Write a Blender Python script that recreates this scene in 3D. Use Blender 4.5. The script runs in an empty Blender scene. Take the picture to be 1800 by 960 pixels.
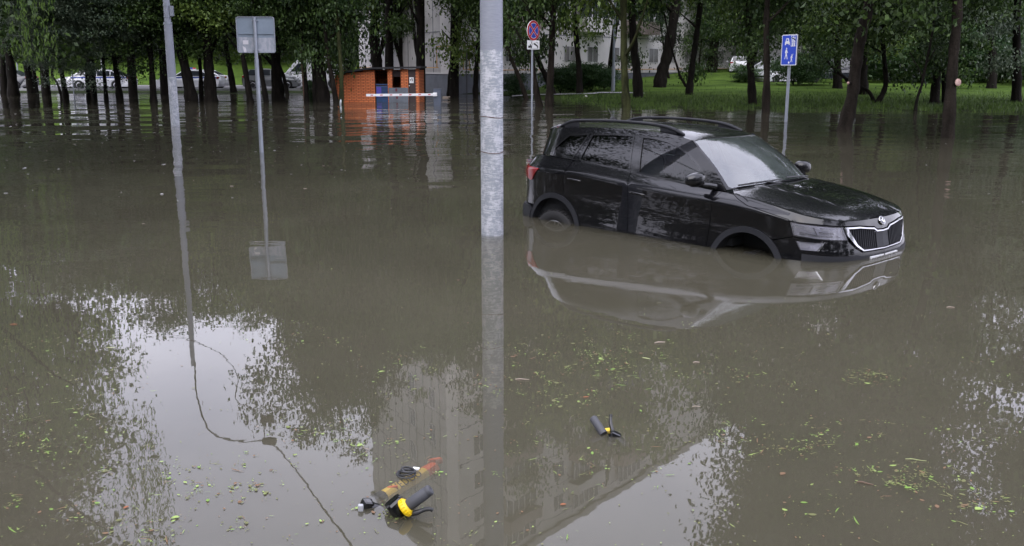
import bpy, bmesh, math, random
import numpy as np
from mathutils import Vector, Matrix, geometry
rad = math.radians
# ---------------------------------------------------------------- camera, sky, sun, exposure
sc = bpy.context.scene
FOC, TH, CAMH = 1664.0, rad(12.247), 1.7274
cam = bpy.data.cameras.new("camera"); camo = bpy.data.objects.new("camera", cam)
sc.collection.objects.link(camo); sc.camera = camo
cam.sensor_width = 36; cam.lens = 36*FOC/1800; cam.clip_end = 2000; cam.clip_start = .05
camo.location = (0, 0, CAMH); camo.rotation_euler = (rad(90)-TH, 0, 0)
SUN_EL, SUN_AZ = rad(48), rad(205)      # azimuth of the sun measured clockwise from +Y
world = bpy.data.worlds.new("World"); sc.world = world; world.use_nodes = True
wn, wl = world.node_tree.nodes, world.node_tree.links
wn.clear()
wout = wn.new('ShaderNodeOutputWorld'); bg = wn.new('ShaderNodeBackground')
sky = wn.new('ShaderNodeTexSky'); sky.sky_type = 'NISHITA'; sky.sun_disc = False
sky.sun_elevation = SUN_EL; sky.sun_rotation = SUN_AZ; sky.air_density = 1.5; sky.dust_density = 4
tc = wn.new('ShaderNodeTexCoord'); mp = wn.new('ShaderNodeMapping'); mp.inputs['Scale'].default_value = (1, 1, 2.2)
cn = wn.new('ShaderNodeTexNoise'); cn.inputs['Scale'].default_value = 2.2; cn.inputs['Detail'].default_value = 5; cn.inputs['Roughness'].default_value = .55
cr = wn.new('ShaderNodeValToRGB'); cr.color_ramp.elements[0].position = .3; cr.color_ramp.elements[1].position = .72
cr.color_ramp.elements[0].color = (7.9, 7.95, 10.0, 1); cr.color_ramp.elements[1].color = (11.6, 11.5, 13.4, 1)
mx = wn.new('ShaderNodeMix'); mx.data_type = 'RGBA'; mx.inputs[0].default_value = .88
wl.new(tc.outputs['Generated'], mp.inputs[0]); wl.new(mp.outputs[0], cn.inputs['Vector']); wl.new(cn.outputs['Fac'], cr.inputs[0])
wl.new(sky.outputs[0], mx.inputs[6]); wl.new(cr.outputs[0], mx.inputs[7]); wl.new(mx.outputs[2], bg.inputs[0])
bg.inputs[1].default_value = .145; wl.new(bg.outputs[0], wout.inputs[0])
sl = bpy.data.lights.new("sun", 'SUN'); sl.energy = 1.2; sl.angle = rad(75); sl.color = (1, .985, .965)
slo = bpy.data.objects.new("sun", sl); sc.collection.objects.link(slo)
slo.rotation_euler = (rad(90)-SUN_EL, 0, -SUN_AZ + math.pi); slo.location = (0, 0, 60)
sc.view_settings.view_transform = 'Standard'; sc.view_settings.look = 'None'
sc.view_settings.exposure = 0.9; sc.view_settings.gamma = 1
sc.cycles.max_bounces = 7; sc.cycles.diffuse_bounces = 3; sc.cycles.glossy_bounces = 4
sc.cycles.transmission_bounces = 4; sc.cycles.transparent_max_bounces = 14
sc.cycles.sample_clamp_indirect = 6; sc.cycles.caustics_reflective = False; sc.cycles.caustics_refractive = False

# ---------------------------------------------------------------- helpers
C = sc.collection
def ray(px, py):
    u = (px-900)/FOC; v = (480-py)/FOC
    return np.array([u, math.cos(TH)+v*math.sin(TH), -math.sin(TH)+v*math.cos(TH)])
def ground(px, py, z=0.0):
    d = ray(px, py); t = (z-CAMH)/d[2]
    return np.array([0, 0, CAMH])+d*t
def at(px, py, Y):
    d = ray(px, py); t = Y/d[1]
    return np.array([0, 0, CAMH])+d*t
def tag(o, label=None, cat=None, group=None, kind=None):
    if label: o['label'] = label
    if cat: o['category'] = cat
    if group: o['group'] = group
    if kind: o['kind'] = kind
    return o
def empty(name, loc, label, cat, group=None, rz=0):
    o = bpy.data.objects.new(name, None); C.objects.link(o); o.location = loc; o.rotation_euler = (0, 0, rz)
    o.empty_display_size = .2
    return tag(o, label, cat, group)
def link(name, me, mats, parent=None):
    o = bpy.data.objects.new(name, me); C.objects.link(o)
    for m in (mats if isinstance(mats, (list, tuple)) else [mats]):
        if m.name not in [x.name for x in me.materials if x]: me.materials.append(m)
    if parent: o.parent = parent
    return o
class MB:
    """collects shapes into one mesh"""
    def __init__(s): s.v = []; s.f = []; s.m = []; s.sm = []
    def add(s, vs, fs, mi=0, smooth=False):
        k = len(s.v); s.v += [tuple(map(float, p)) for p in vs]
        for f in fs: s.f.append([i+k for i in f]); s.m.append(mi); s.sm.append(smooth)
        return s
    def box(s, c, d, rot=None, mi=0, bev=0.0):
        hx, hy, hz = d[0]/2, d[1]/2, d[2]/2
        b = min(bev, hx*.9, hy*.9, hz*.9)
        if b <= 0:
            P = [(-hx,-hy,-hz),(hx,-hy,-hz),(hx,hy,-hz),(-hx,hy,-hz),(-hx,-hy,hz),(hx,-hy,hz),(hx,hy,hz),(-hx,hy,hz)]
            F = [(0,3,2,1),(4,5,6,7),(0,1,5,4),(1,2,6,5),(2,3,7,6),(3,0,4,7)]
        else:
            bm = bmesh.new(); bmesh.ops.create_cube(bm, size=1)
            for v in bm.verts: v.co = Vector((v.co.x*d[0], v.co.y*d[1], v.co.z*d[2]))
            bmesh.ops.bevel(bm, geom=bm.edges[:]+bm.verts[:], offset=b, segments=2, affect='EDGES', profile=.6)
            P = [tuple(v.co) for v in bm.verts]; F = [[v.index for v in f.verts] for f in bm.faces]; bm.free()
        R = rot if rot is not None else Matrix.Identity(3)
        s.add([tuple(Vector(c)+R@Vector(p)) for p in P], F, mi); return s
    def tube(s, pts, r, n=10, mi=0, cap=True, smooth=True):
        pts = [Vector(p) for p in pts]
        rs = r if isinstance(r, (list, tuple)) else [r]*len(pts)
        k = []; up = None
        for i, p in enumerate(pts):
            t = (pts[min(i+1, len(pts)-1)]-pts[max(i-1, 0)]).normalized()
            if up is None: up = Vector((0, 0, 1)) if abs(t.z) < .9 else Vector((1, 0, 0))
            a = t.cross(up).normalized(); b = a.cross(t).normalized(); up = b
            for j in range(n):
                w = 2*math.pi*j/n; k.append(p+(a*math.cos(w)+b*math.sin(w))*rs[i])
        F = []
        for i in range(len(pts)-1):
            for j in range(n):
                F.append((i*n+j, i*n+(j+1) % n, (i+1)*n+(j+1) % n, (i+1)*n+j))
        s.add(k, F, mi, smooth)
        if cap:
            m = len(pts)-1
            s.add(k[:n], [tuple(reversed(range(n)))], mi); s.add(k[m*n:], [tuple(range(n))], mi)
        return s
    def lathe(s, prof, o, ax, n=24, mi=0, smooth=True):
        """prof: list of (along, radius)"""
        ax = Vector(ax).normalized(); a = ax.orthogonal().normalized(); b = ax.cross(a)
        k = [Vector(o)+ax*h+(a*math.cos(2*math.pi*j/n)+b*math.sin(2*math.pi*j/n))*r for h, r in prof for j in range(n)]
        F = [(i*n+j, i*n+(j+1) % n, (i+1)*n+(j+1) % n, (i+1)*n+j) for i in range(len(prof)-1) for j in range(n)]
        s.add(k, F, mi, smooth)
        if prof[0][1] > .0005: s.add(k[:n], [tuple(reversed(range(n)))], mi)
        if prof[-1][1] > .0005: s.add(k[-n:], [tuple(range(n))], mi)
        return s
    def prism(s, poly, fn, t0, t1, mi=0):
        """poly in 2D, fn(u,v,t)->3D"""
        n = len(poly)
        k = [fn(u, v, t0) for u, v in poly]+[fn(u, v, t1) for u, v in poly]
        s.add(k, [tuple(range(n)), tuple(reversed(range(n, 2*n)))]+[(i, n+i, n+(i+1) % n, (i+1) % n) for i in range(n)], mi)
        return s
    def build(s, name, mats, parent=None, fix=True):
        me = bpy.data.meshes.new(name); me.from_pydata(s.v, [], s.f); 
        for m in (mats if isinstance(mats, (list, tuple)) else [mats]): me.materials.append(m)
        me.polygons.foreach_set('material_index', s.m); me.polygons.foreach_set('use_smooth', s.sm)
        if fix:
            bm = bmesh.new(); bm.from_mesh(me); bmesh.ops.recalc_face_normals(bm, faces=bm.faces[:]); bm.to_mesh(me); bm.free()
        me.update()
        o = bpy.data.objects.new(name, me); C.objects.link(o)
        if parent: o.parent = parent
        return o
def children(o): return [c for c in bpy.data.objects if c.parent == o]
def copy_tree(o, parent=None):
    c = o.copy(); C.objects.link(c); c.parent = parent
    for ch in children(o): copy_tree(ch, c)
    return c

# ---------------------------------------------------------------- materials
M = {}
def mat(name, col, rough=.5, metal=0, spec=.5, coat=0, noise=None, bump=None, emit=None, trans=0):
    m = bpy.data.materials.new(name); m.use_nodes = True; nt = m.node_tree; b = nt.nodes['Principled BSDF']
    b.inputs['Base Color'].default_value = (*col, 1); b.inputs['Roughness'].default_value = rough
    b.inputs['Metallic'].default_value = metal; b.inputs['Specular IOR Level'].default_value = spec
    b.inputs['Coat Weight'].default_value = coat; b.inputs['Coat Roughness'].default_value = .02
    if emit: b.inputs['Emission Color'].default_value = (*emit[0], 1); b.inputs['Emission Strength'].default_value = emit[1]
    t = nt.nodes.new('ShaderNodeTexCoord')
    if noise:     # (scale, second colour, lo, hi, stretch)
        sc_, c2, lo, hi, st = noise
        mpn = nt.nodes.new('ShaderNodeMapping'); mpn.inputs['Scale'].default_value = st
        n = nt.nodes.new('ShaderNodeTexNoise'); n.inputs['Scale'].default_value = sc_; n.inputs['Detail'].default_value = 6; n.inputs['Roughness'].default_value = .62
        r = nt.nodes.new('ShaderNodeValToRGB'); r.color_ramp.elements[0].position = lo; r.color_ramp.elements[1].position = hi
        r.color_ramp.elements[0].color = (*col, 1); r.color_ramp.elements[1].color = (*c2, 1)
        nt.links.new(t.outputs['Object'], mpn.inputs[0]); nt.links.new(mpn.outputs[0], n.inputs['Vector'])
        nt.links.new(n.outputs['Fac'], r.inputs[0]); nt.links.new(r.outputs[0], b.inputs['Base Color'])
    if bump:      # (scale, distance)
        n2 = nt.nodes.new('ShaderNodeTexNoise'); n2.inputs['Scale'].default_value = bump[0]; n2.inputs['Detail'].default_value = 5
        bp = nt.nodes.new('ShaderNodeBump'); bp.inputs['Distance'].default_value = bump[1]; bp.inputs['Strength'].default_value = 1
        nt.links.new(t.outputs['Object'], n2.inputs['Vector']); nt.links.new(n2.outputs['Fac'], bp.inputs['Height']); nt.links.new(bp.outputs[0], b.inputs['Normal'])
    M[name] = m; return m
def node(nt, kind, **kw):
    n = nt.nodes.new(kind)
    for k, v in kw.items():
        if k.startswith('i_'):
            key = k[2:].replace('_', ' ')
            n.inputs[key].default_value = v
        else: setattr(n, k, v)
    return n
mat('dark_metal', (.03, .03, .035), .45, .6)
mat('galvanised', (.30, .325, .37), .42, .3, noise=(9, (.22, .245, .29), .35, .7, (1, 1, .4)), bump=(60, .0006))
mat('sign_back', (.22, .27, .33), .42, .2, noise=(5, (.17, .21, .26), .3, .75, (1, 1, 1)))
mat('sign_back_worn', (.36, .37, .42), .6, .1, noise=(14, (.24, .27, .31), .38, .62, (1, 1, .5)))
mat('sticker', (.55, .54, .58), .5)
mat('white_paint', (.72, .73, .75), .4)
mat('sign_red', (.50, .012, .03), .35); mat('sign_blue', (.012, .055, .48), .35); mat('sign_white', (.75, .76, .78), .4); mat('sign_black', (.012, .012, .014), .4)
mat('concrete', (.40, .39, .38), .85, noise=(.8, (.31, .30, .295), .35, .7, (1, 1, 1)), bump=(25, .004))
mat('plinth', (.13, .14, .16), .85, noise=(1.2, (.09, .095, .11), .35, .7, (1, 1, 1)))
mat('facade_white', (.55, .53, .51), .8, noise=(.6, (.45, .435, .42), .35, .7, (1, 1, 1)))
mat('balcony_brown', (.22, .18, .16), .7); mat('window_dark', (.025, .03, .035), .08, 0, .6)
mat('window_frame', (.5, .5, .5), .5)
mat('gas_pipe', (.50, .25, .04), .5)
mat('asphalt', (.055, .055, .06), .7, noise=(3, (.075, .075, .08), .4, .6, (1, 1, 1)), bump=(80, .004))
mat('kerb_stone', (.30, .30, .31), .85)
mat('bark', (.007, .006, .005), .95, spec=.12, noise=(6, (.020, .017, .014), .38, .68, (1, 1, .25)), bump=(22, .03))
mat('bark_brown', (.011, .009, .007), .95, spec=.12, noise=(5, (.032, .026, .021), .38, .68, (1, 1, .25)), bump=(18, .03))
mat('bark_moss', (.020, .022, .010), .95, spec=.15, noise=(4, (.055, .062, .024), .4, .65, (1, 1, .3)), bump=(18, .03))
mat('cut_wood', (.40, .25, .22), .8, noise=(10, (.48, .33, .29), .4, .6, (1, 1, 1)))
mat('rust_post', (.10, .055, .04), .8)
mat('rubber', (.013, .013, .014), .75, bump=(60, .002)); mat('black_plastic', (.022, .023, .026), .42); mat('grip_rubber', (.055, .057, .065), .62, bump=(300, .0006))
mat('trim_plastic', (.018, .019, .023), .55, spec=.25)
mat('gloss_black', (.008, .008, .009), .12, coat=.3); mat('chrome', (.50, .50, .52), .12, 1)
mat('scooter_yellow', (.78, .52, .07), .4); mat('collar_yellow', (.80, .55, .01), .38); mat('scooter_orange', (.72, .12, .03), .5)
mat('headlight_house', (.55, .55, .64), .35, .1); mat('headlight_white', (.75, .76, .8), .3); mat('lamp_grey', (.35, .36, .38), .4)
mat('interior', (.03, .032, .036), .85); mat('seat_grey', (.09, .10, .11), .9)
mat('lamp_red', (.24, .006, .008), .15, coat=.6)
mat('container_blue', (.012, .045, .13), .5); mat('purple_sheet', (.08, .06, .36), .6); mat('sheet_grey', (.13, .15, .18), .6, noise=(3, (.09, .10, .12), .4, .7, (1, 1, 1)))
mat('door_brown', (.035, .02, .018), .6); mat('roof_dark', (.018, .018, .02), .8)
mat('cabinet', (.075, .09, .125), .5, .2)
mat('bag_white', (.62, .58, .58), .5); mat('bottle', (.55, .58, .62), .25)
mat('car_white', (.70, .71, .74), .25, coat=.6); mat('car_silver', (.25, .26, .27), .3, .6); mat('car_dark', (.018, .02, .028), .25, coat=.6)
mat('stripe_blue', (.02, .06, .40), .4); mat('rim_alloy', (.35, .35, .37), .35, .8)
mat('beacon_red', (.6, .02, .03), .2); mat('beacon_blue', (.02, .05, .6), .2)
mat('leaf_orange', (.26, .085, .03), .6); mat('leaf_pale', (.30, .34, .15), .6); mat('twig', (.12, .08, .055), .8); mat('stick_pale', (.34, .28, .23), .7)
mat('weed_green', (.14, .26, .035), .55); mat('weed_light', (.24, .34, .08), .55); mat('weed_olive', (.12, .13, .04), .6); mat('weed_brown', (.16, .09, .045), .7)
mat('fleck', (.62, .62, .64), .6)
mat('cable_black', (.02, .02, .022), .6)

# steel pole whose lower part carries rough whitewash
def painted_pole(name, zb):
    m = bpy.data.materials.new(name); m.use_nodes = True; nt = m.node_tree; b = nt.nodes['Principled BSDF']
    t = node(nt, 'ShaderNodeTexCoord'); s = node(nt, 'ShaderNodeSeparateXYZ'); nt.links.new(t.outputs['Object'], s.inputs[0])
    mpn = node(nt, 'ShaderNodeMapping'); mpn.inputs['Scale'].default_value = (1.0, 1.0, .6); nt.links.new(t.outputs['Object'], mpn.inputs[0])
    n = node(nt, 'ShaderNodeTexNoise', i_Scale=11.0, i_Detail=12.0, i_Roughness=.78); nt.links.new(mpn.outputs[0], n.inputs['Vector'])
    mp2 = node(nt, 'ShaderNodeMapping'); mp2.inputs['Scale'].default_value = (1, 1, 9); nt.links.new(t.outputs['Object'], mp2.inputs[0])
    n2 = node(nt, 'ShaderNodeTexNoise', i_Scale=14.0, i_Detail=6.0, i_Roughness=.7); nt.links.new(mp2.outputs[0], n2.inputs['Vector'])
    ad = node(nt, 'ShaderNodeMath', operation='ADD'); nt.links.new(n.outputs['Fac'], ad.inputs[0]); nt.links.new(n2.outputs['Fac'], ad.inputs[1])
    r = node(nt, 'ShaderNodeValToRGB'); r.color_ramp.elements[0].position = .93/2; r.color_ramp.elements[1].position = 1.03/2
    dv = node(nt, 'ShaderNodeMath', operation='MULTIPLY'); dv.inputs[1].default_value = .5; nt.links.new(ad.outputs[0], dv.inputs[0]); nt.links.new(dv.outputs[0], r.inputs[0])
    r.color_ramp.elements[0].color = (.52, .53, .57, 1); r.color_ramp.elements[1].color = (.27, .295, .33, 1)
    st = node(nt, 'ShaderNodeValToRGB'); st.color_ramp.elements[0].position = .35; st.color_ramp.elements[1].position = .7
    st.color_ramp.elements[0].color = (.22, .235, .28, 1); st.color_ramp.elements[1].color = (.29, .31, .36, 1); nt.links.new(n2.outputs['Fac'], st.inputs[0])
    nz = node(nt, 'ShaderNodeMath', operation='MULTIPLY_ADD'); nz.inputs[1].default_value = .06; nt.links.new(n.outputs['Fac'], nz.inputs[0]); nt.links.new(s.outputs['Z'], nz.inputs[2])
    gt = node(nt, 'ShaderNodeMath', operation='GREATER_THAN'); gt.inputs[1].default_value = zb+.03; nt.links.new(nz.outputs[0], gt.inputs[0])
    mxn = node(nt, 'ShaderNodeMix', data_type='RGBA'); nt.links.new(gt.outputs[0], mxn.inputs[0]); nt.links.new(r.outputs[0], mxn.inputs[6]); nt.links.new(st.outputs[0], mxn.inputs[7])
    nt.links.new(mxn.outputs[2], b.inputs['Base Color']); b.inputs['Roughness'].default_value = .55
    bp = node(nt, 'ShaderNodeBump', i_Distance=.002); nt.links.new(dv.outputs[0], bp.inputs['Height']); nt.links.new(bp.outputs[0], b.inputs['Normal'])
    M[name] = m
painted_pole('pole_paint_near', 2.5); painted_pole('pole_paint_far', 2.04)

def brick_mat():
    m = bpy.data.materials.new('brick'); m.use_nodes = True; nt = m.node_tree; b = nt.nodes['Principled BSDF']
    t = node(nt, 'ShaderNodeTexCoord'); mpn = node(nt, 'ShaderNodeMapping'); mpn.inputs['Rotation'].default_value = (rad(90), 0, 0)
    nt.links.new(t.outputs['Object'], mpn.inputs[0])
    br = node(nt, 'ShaderNodeTexBrick', i_Scale=1.0); nt.links.new(mpn.outputs[0], br.inputs['Vector'])
    for k, v in {'Color1': (.58, .15, .045, 1), 'Color2': (.70, .21, .07, 1), 'Mortar': (.16, .045, .02, 1), 'Mortar Size': .014, 'Brick Width': .25, 'Row Height': .077, 'Bias': 0.0}.items():
        br.inputs[k].default_value = v
    nt.links.new(br.outputs['Color'], b.inputs['Base Color']); b.inputs['Roughness'].default_value = .8; M['brick'] = m
brick_mat()

def leaf_mat(name, c1, c2, tr=.22):
    m = bpy.data.materials.new(name); m.use_nodes = True; nt = m.node_tree; b = nt.nodes['Principled BSDF']; out = nt.nodes['Material Output']
    g = node(nt, 'ShaderNodeNewGeometry'); t = node(nt, 'ShaderNodeTexCoord'); oi = node(nt, 'ShaderNodeObjectInfo')
    n = node(nt, 'ShaderNodeTexNoise', i_Scale=.9, i_Detail=3.0); nt.links.new(t.outputs['Object'], n.inputs['Vector'])
    ad = node(nt, 'ShaderNodeMath', operation='ADD'); nt.links.new(n.outputs['Fac'], ad.inputs[0])
    ml = node(nt, 'ShaderNodeMath', operation='MULTIPLY_ADD'); ml.inputs[1].default_value = .5; ml.inputs[2].default_value = -.25
    nt.links.new(g.outputs['Random Per Island'], ml.inputs[0]); nt.links.new(ml.outputs[0], ad.inputs[1])
    m2 = node(nt, 'ShaderNodeMath', operation='MULTIPLY_ADD'); m2.inputs[1].default_value = .3; m2.inputs[2].default_value = -.15
    nt.links.new(oi.outputs['Random'], m2.inputs[0]); a2 = node(nt, 'ShaderNodeMath', operation='ADD'); nt.links.new(ad.outputs[0], a2.inputs[0]); nt.links.new(m2.outputs[0], a2.inputs[1])
    r = node(nt, 'ShaderNodeValToRGB'); r.color_ramp.elements[0].position = .2; r.color_ramp.elements[1].position = .8
    r.color_ramp.elements[0].color = (*c1, 1); r.color_ramp.elements[1].color = (*c2, 1); nt.links.new(a2.outputs[0], r.inputs[0])
    nt.links.new(r.outputs[0], b.inputs['Base Color']); b.inputs['Roughness'].default_value = .45; b.inputs['Specular IOR Level'].default_value = .28
    tl = node(nt, 'ShaderNodeBsdfTranslucent'); nt.links.new(r.outputs[0], tl.inputs[0])
    mxs = node(nt, 'ShaderNodeMixShader'); mxs.inputs[0].default_value = tr
    nt.links.new(b.outputs[0], mxs.inputs[1]); nt.links.new(tl.outputs[0], mxs.inputs[2]); nt.links.new(mxs.outputs[0], out.inputs[0]); M[name] = m
leaf_mat('leaf_dark', (.011, .028, .008), (.066, .112, .026))
leaf_mat('leaf_maple', (.022, .052, .011), (.14, .205, .042), .3)
leaf_mat('leaf_blue', (.045, .075, .045), (.20, .25, .155), .2)
leaf_mat('leaf_willow', (.07, .14, .03), (.16, .25, .055), .35)
leaf_mat('leaf_grass', (.03, .055, .012), (.12, .20, .035), .2)
leaf_mat('leaf_hedge', (.02, .055, .018), (.06, .11, .035), .2)

def grass_mat():
    m = bpy.data.materials.new('grass'); m.use_nodes = True; nt = m.node_tree; b = nt.nodes['Principled BSDF']
    t = node(nt, 'ShaderNodeTexCoord')
    n = node(nt, 'ShaderNodeTexNoise', i_Scale=.5, i_Detail=12.0, i_Roughness=.7); nt.links.new(t.outputs['Object'], n.inputs['Vector'])
    r = node(nt, 'ShaderNodeValToRGB'); r.color_ramp.elements[0].position = .3; r.color_ramp.elements[1].position = .72
    r.color_ramp.elements[0].color = (.024, .048, .010, 1); r.color_ramp.elements[1].color = (.115, .19, .032, 1); nt.links.new(n.outputs['Fac'], r.inputs[0])
    s = node(nt, 'ShaderNodeSeparateXYZ'); nt.links.new(t.outputs['Object'], s.inputs[0])
    mr = node(nt, 'ShaderNodeMapRange'); mr.inputs[1].default_value = .0; mr.inputs[2].default_value = .42; nt.links.new(s.outputs['Z'], mr.inputs[0])
    mxn = node(nt, 'ShaderNodeMix', data_type='RGBA'); nt.links.new(mr.outputs[0], mxn.inputs[0]); mxn.inputs[6].default_value = (.020, .028, .009, 1)  # towards the water: tree shade painted into the lawn, along with mud
    nt.links.new(r.outputs[0], mxn.inputs[7]); nt.links.new(mxn.outputs[2], b.inputs['Base Color']); b.inputs['Roughness'].default_value = .9; b.inputs['Specular IOR Level'].default_value = .06
    n2 = node(nt, 'ShaderNodeTexNoise', i_Scale=9.0, i_Detail=6.0); nt.links.new(t.outputs['Object'], n2.inputs['Vector'])
    bp = node(nt, 'ShaderNodeBump', i_Distance=.12); nt.links.new(n2.outputs['Fac'], bp.inputs['Height']); nt.links.new(bp.outputs[0], b.inputs['Normal']); M['grass'] = m
grass_mat()

def water_mats():
    mud = (.118, .113, .079, 1)
    for name, alpha, surf in (('flood_water', .26, True), ('silt_a', .22, False), ('silt_b', .36, False), ('silt_c', .55, False), ('silt_d', 1.0, False)):
        m = bpy.data.materials.new(name); m.use_nodes = True; nt = m.node_tree; nt.nodes.clear(); out = node(nt, 'ShaderNodeOutputMaterial')
        d = node(nt, 'ShaderNodeBsdfDiffuse'); d.inputs[0].default_value = mud
        t = node(nt, 'ShaderNodeTexCoord')
        nn = node(nt, 'ShaderNodeTexNoise', i_Scale=.7, i_Detail=5.0, i_Roughness=.6); nt.links.new(t.outputs['Object'], nn.inputs['Vector'])
        rr = node(nt, 'ShaderNodeValToRGB'); rr.color_ramp.elements[0].position = .3; rr.color_ramp.elements[1].position = .7
        rr.color_ramp.elements[0].color = (.110, .104, .071, 1); rr.color_ramp.elements[1].color = (.132, .121, .087, 1)
        nt.links.new(nn.outputs['Fac'], rr.inputs[0])
        # silt in broad drifting patches; weaker skylight further out painted in as darker colour
        wv = node(nt, 'ShaderNodeTexNoise', i_Scale=.16, i_Detail=6.0, i_Roughness=.6, i_Distortion=1.2); nt.links.new(t.outputs['Object'], wv.inputs['Vector'])
        wm = node(nt, 'ShaderNodeMapRange'); wm.inputs[1].default_value = .3; wm.inputs[2].default_value = .7; wm.inputs[3].default_value = .86; wm.inputs[4].default_value = 1.12; nt.links.new(wv.outputs['Fac'], wm.inputs[0])
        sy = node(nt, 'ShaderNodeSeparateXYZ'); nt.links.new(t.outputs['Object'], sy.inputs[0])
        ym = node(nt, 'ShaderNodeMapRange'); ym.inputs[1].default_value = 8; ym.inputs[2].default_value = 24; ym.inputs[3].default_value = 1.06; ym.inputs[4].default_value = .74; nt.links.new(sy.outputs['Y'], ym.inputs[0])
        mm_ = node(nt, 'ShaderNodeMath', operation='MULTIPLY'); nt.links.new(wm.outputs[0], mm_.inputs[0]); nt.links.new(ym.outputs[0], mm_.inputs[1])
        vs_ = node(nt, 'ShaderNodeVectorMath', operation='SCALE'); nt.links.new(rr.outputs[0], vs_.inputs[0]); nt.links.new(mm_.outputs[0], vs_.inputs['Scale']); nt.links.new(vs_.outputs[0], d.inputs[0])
        tr = node(nt, 'ShaderNodeBsdfTransparent'); mxs = node(nt, 'ShaderNodeMixShader'); mxs.inputs[0].default_value = alpha
        nt.links.new(tr.outputs[0], mxs.inputs[1]); nt.links.new(d.outputs[0], mxs.inputs[2])
        if not surf:
            nt.links.new(mxs.outputs[0], out.inputs[0]); M[name] = m; continue
        gl = node(nt, 'ShaderNodeBsdfGlossy'); gl.inputs['Roughness'].default_value = .012; gl.inputs[0].default_value = (1, 1, 1, 1)
        fr = node(nt, 'ShaderNodeFresnel'); fr.inputs[0].default_value = 1.333
        mx2 = node(nt, 'ShaderNodeMixShader'); nt.links.new(fr.outputs[0], mx2.inputs[0]); nt.links.new(mxs.outputs[0], mx2.inputs[1]); nt.links.new(gl.outputs[0], mx2.inputs[2])
        nt.links.new(mx2.outputs[0], out.inputs[0])
        # ripples: long swell, wind ripples (stronger in patches and away from the sheltered foreground), tiny wrinkles
        sx = node(nt, 'ShaderNodeSeparateXYZ'); nt.links.new(t.outputs['Object'], sx.inputs[0])
        far = node(nt, 'ShaderNodeMapRange'); far.inputs[1].default_value = 6; far.inputs[2].default_value = 24; far.inputs[3].default_value = .03; far.inputs[4].default_value = 1.0
        nt.links.new(sx.outputs['Y'], far.inputs[0])
        lr = node(nt, 'ShaderNodeMapRange'); lr.inputs[1].default_value = -4; lr.inputs[2].default_value = 6; lr.inputs[3].default_value = 1.15; lr.inputs[4].default_value = .8
        nt.links.new(sx.outputs['X'], lr.inputs[0])
        mlt = node(nt, 'ShaderNodeMath', operation='MULTIPLY'); nt.links.new(far.outputs[0], mlt.inputs[0]); nt.links.new(lr.outputs[0], mlt.inputs[1])
        pn = node(nt, 'ShaderNodeTexNoise', i_Scale=.25, i_Detail=2.0); nt.links.new(t.outputs['Object'], pn.inputs['Vector'])
        pm = node(nt, 'ShaderNodeMapRange'); pm.inputs[1].default_value = .35; pm.inputs[2].default_value = .65; pm.inputs[3].default_value = .5; pm.inputs[4].default_value = 1.3; nt.links.new(pn.outputs['Fac'], pm.inputs[0])
        ml2 = node(nt, 'ShaderNodeMath', operation='MULTIPLY'); nt.links.new(mlt.outputs[0], ml2.inputs[0]); nt.links.new(pm.outputs[0], ml2.inputs[1])
        tot = None
        for scl, amp, stx, usefar in ((.42, .046, .35, True), (1.1, .0125, .45, True), (1.7, .0045, 1, True), (3.6, .0034, .45, True), (9.0, .0010, .7, True), (.9, .0004, 1, False), (5.5, .00022, 1, False)):
            mp_ = node(nt, 'ShaderNodeMapping'); mp_.inputs['Scale'].default_value = (stx, 1, 1); mp_.inputs['Location'].default_value = (scl*3, scl, 0); nt.links.new(t.outputs['Object'], mp_.inputs[0])
            n = node(nt, 'ShaderNodeTexNoise', i_Scale=scl, i_Detail=2.0, i_Roughness=.5); nt.links.new(mp_.outputs[0], n.inputs['Vector'])
            a = node(nt, 'ShaderNodeMath', operation='MULTIPLY'); a.inputs[1].default_value = amp*1000; nt.links.new(n.outputs['Fac'], a.inputs[0]); cur = a
            if usefar:
                b2 = node(nt, 'ShaderNodeMath', operation='MULTIPLY'); nt.links.new(a.outputs[0], b2.inputs[0]); nt.links.new(ml2.outputs[0], b2.inputs[1]); cur = b2
            if tot is None: tot = cur
            else:
                s2 = node(nt, 'ShaderNodeMath', operation='ADD'); nt.links.new(tot.outputs[0], s2.inputs[0]); nt.links.new(cur.outputs[0], s2.inputs[1]); tot = s2
        bp = node(nt, 'ShaderNodeBump', i_Distance=.001, i_Strength=1.0); nt.links.new(tot.outputs[0], bp.inputs['Height'])
        nt.links.new(bp.outputs[0], gl.inputs['Normal']); nt.links.new(bp.outputs[0], fr.inputs['Normal'])
        M[name] = m
water_mats()

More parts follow.
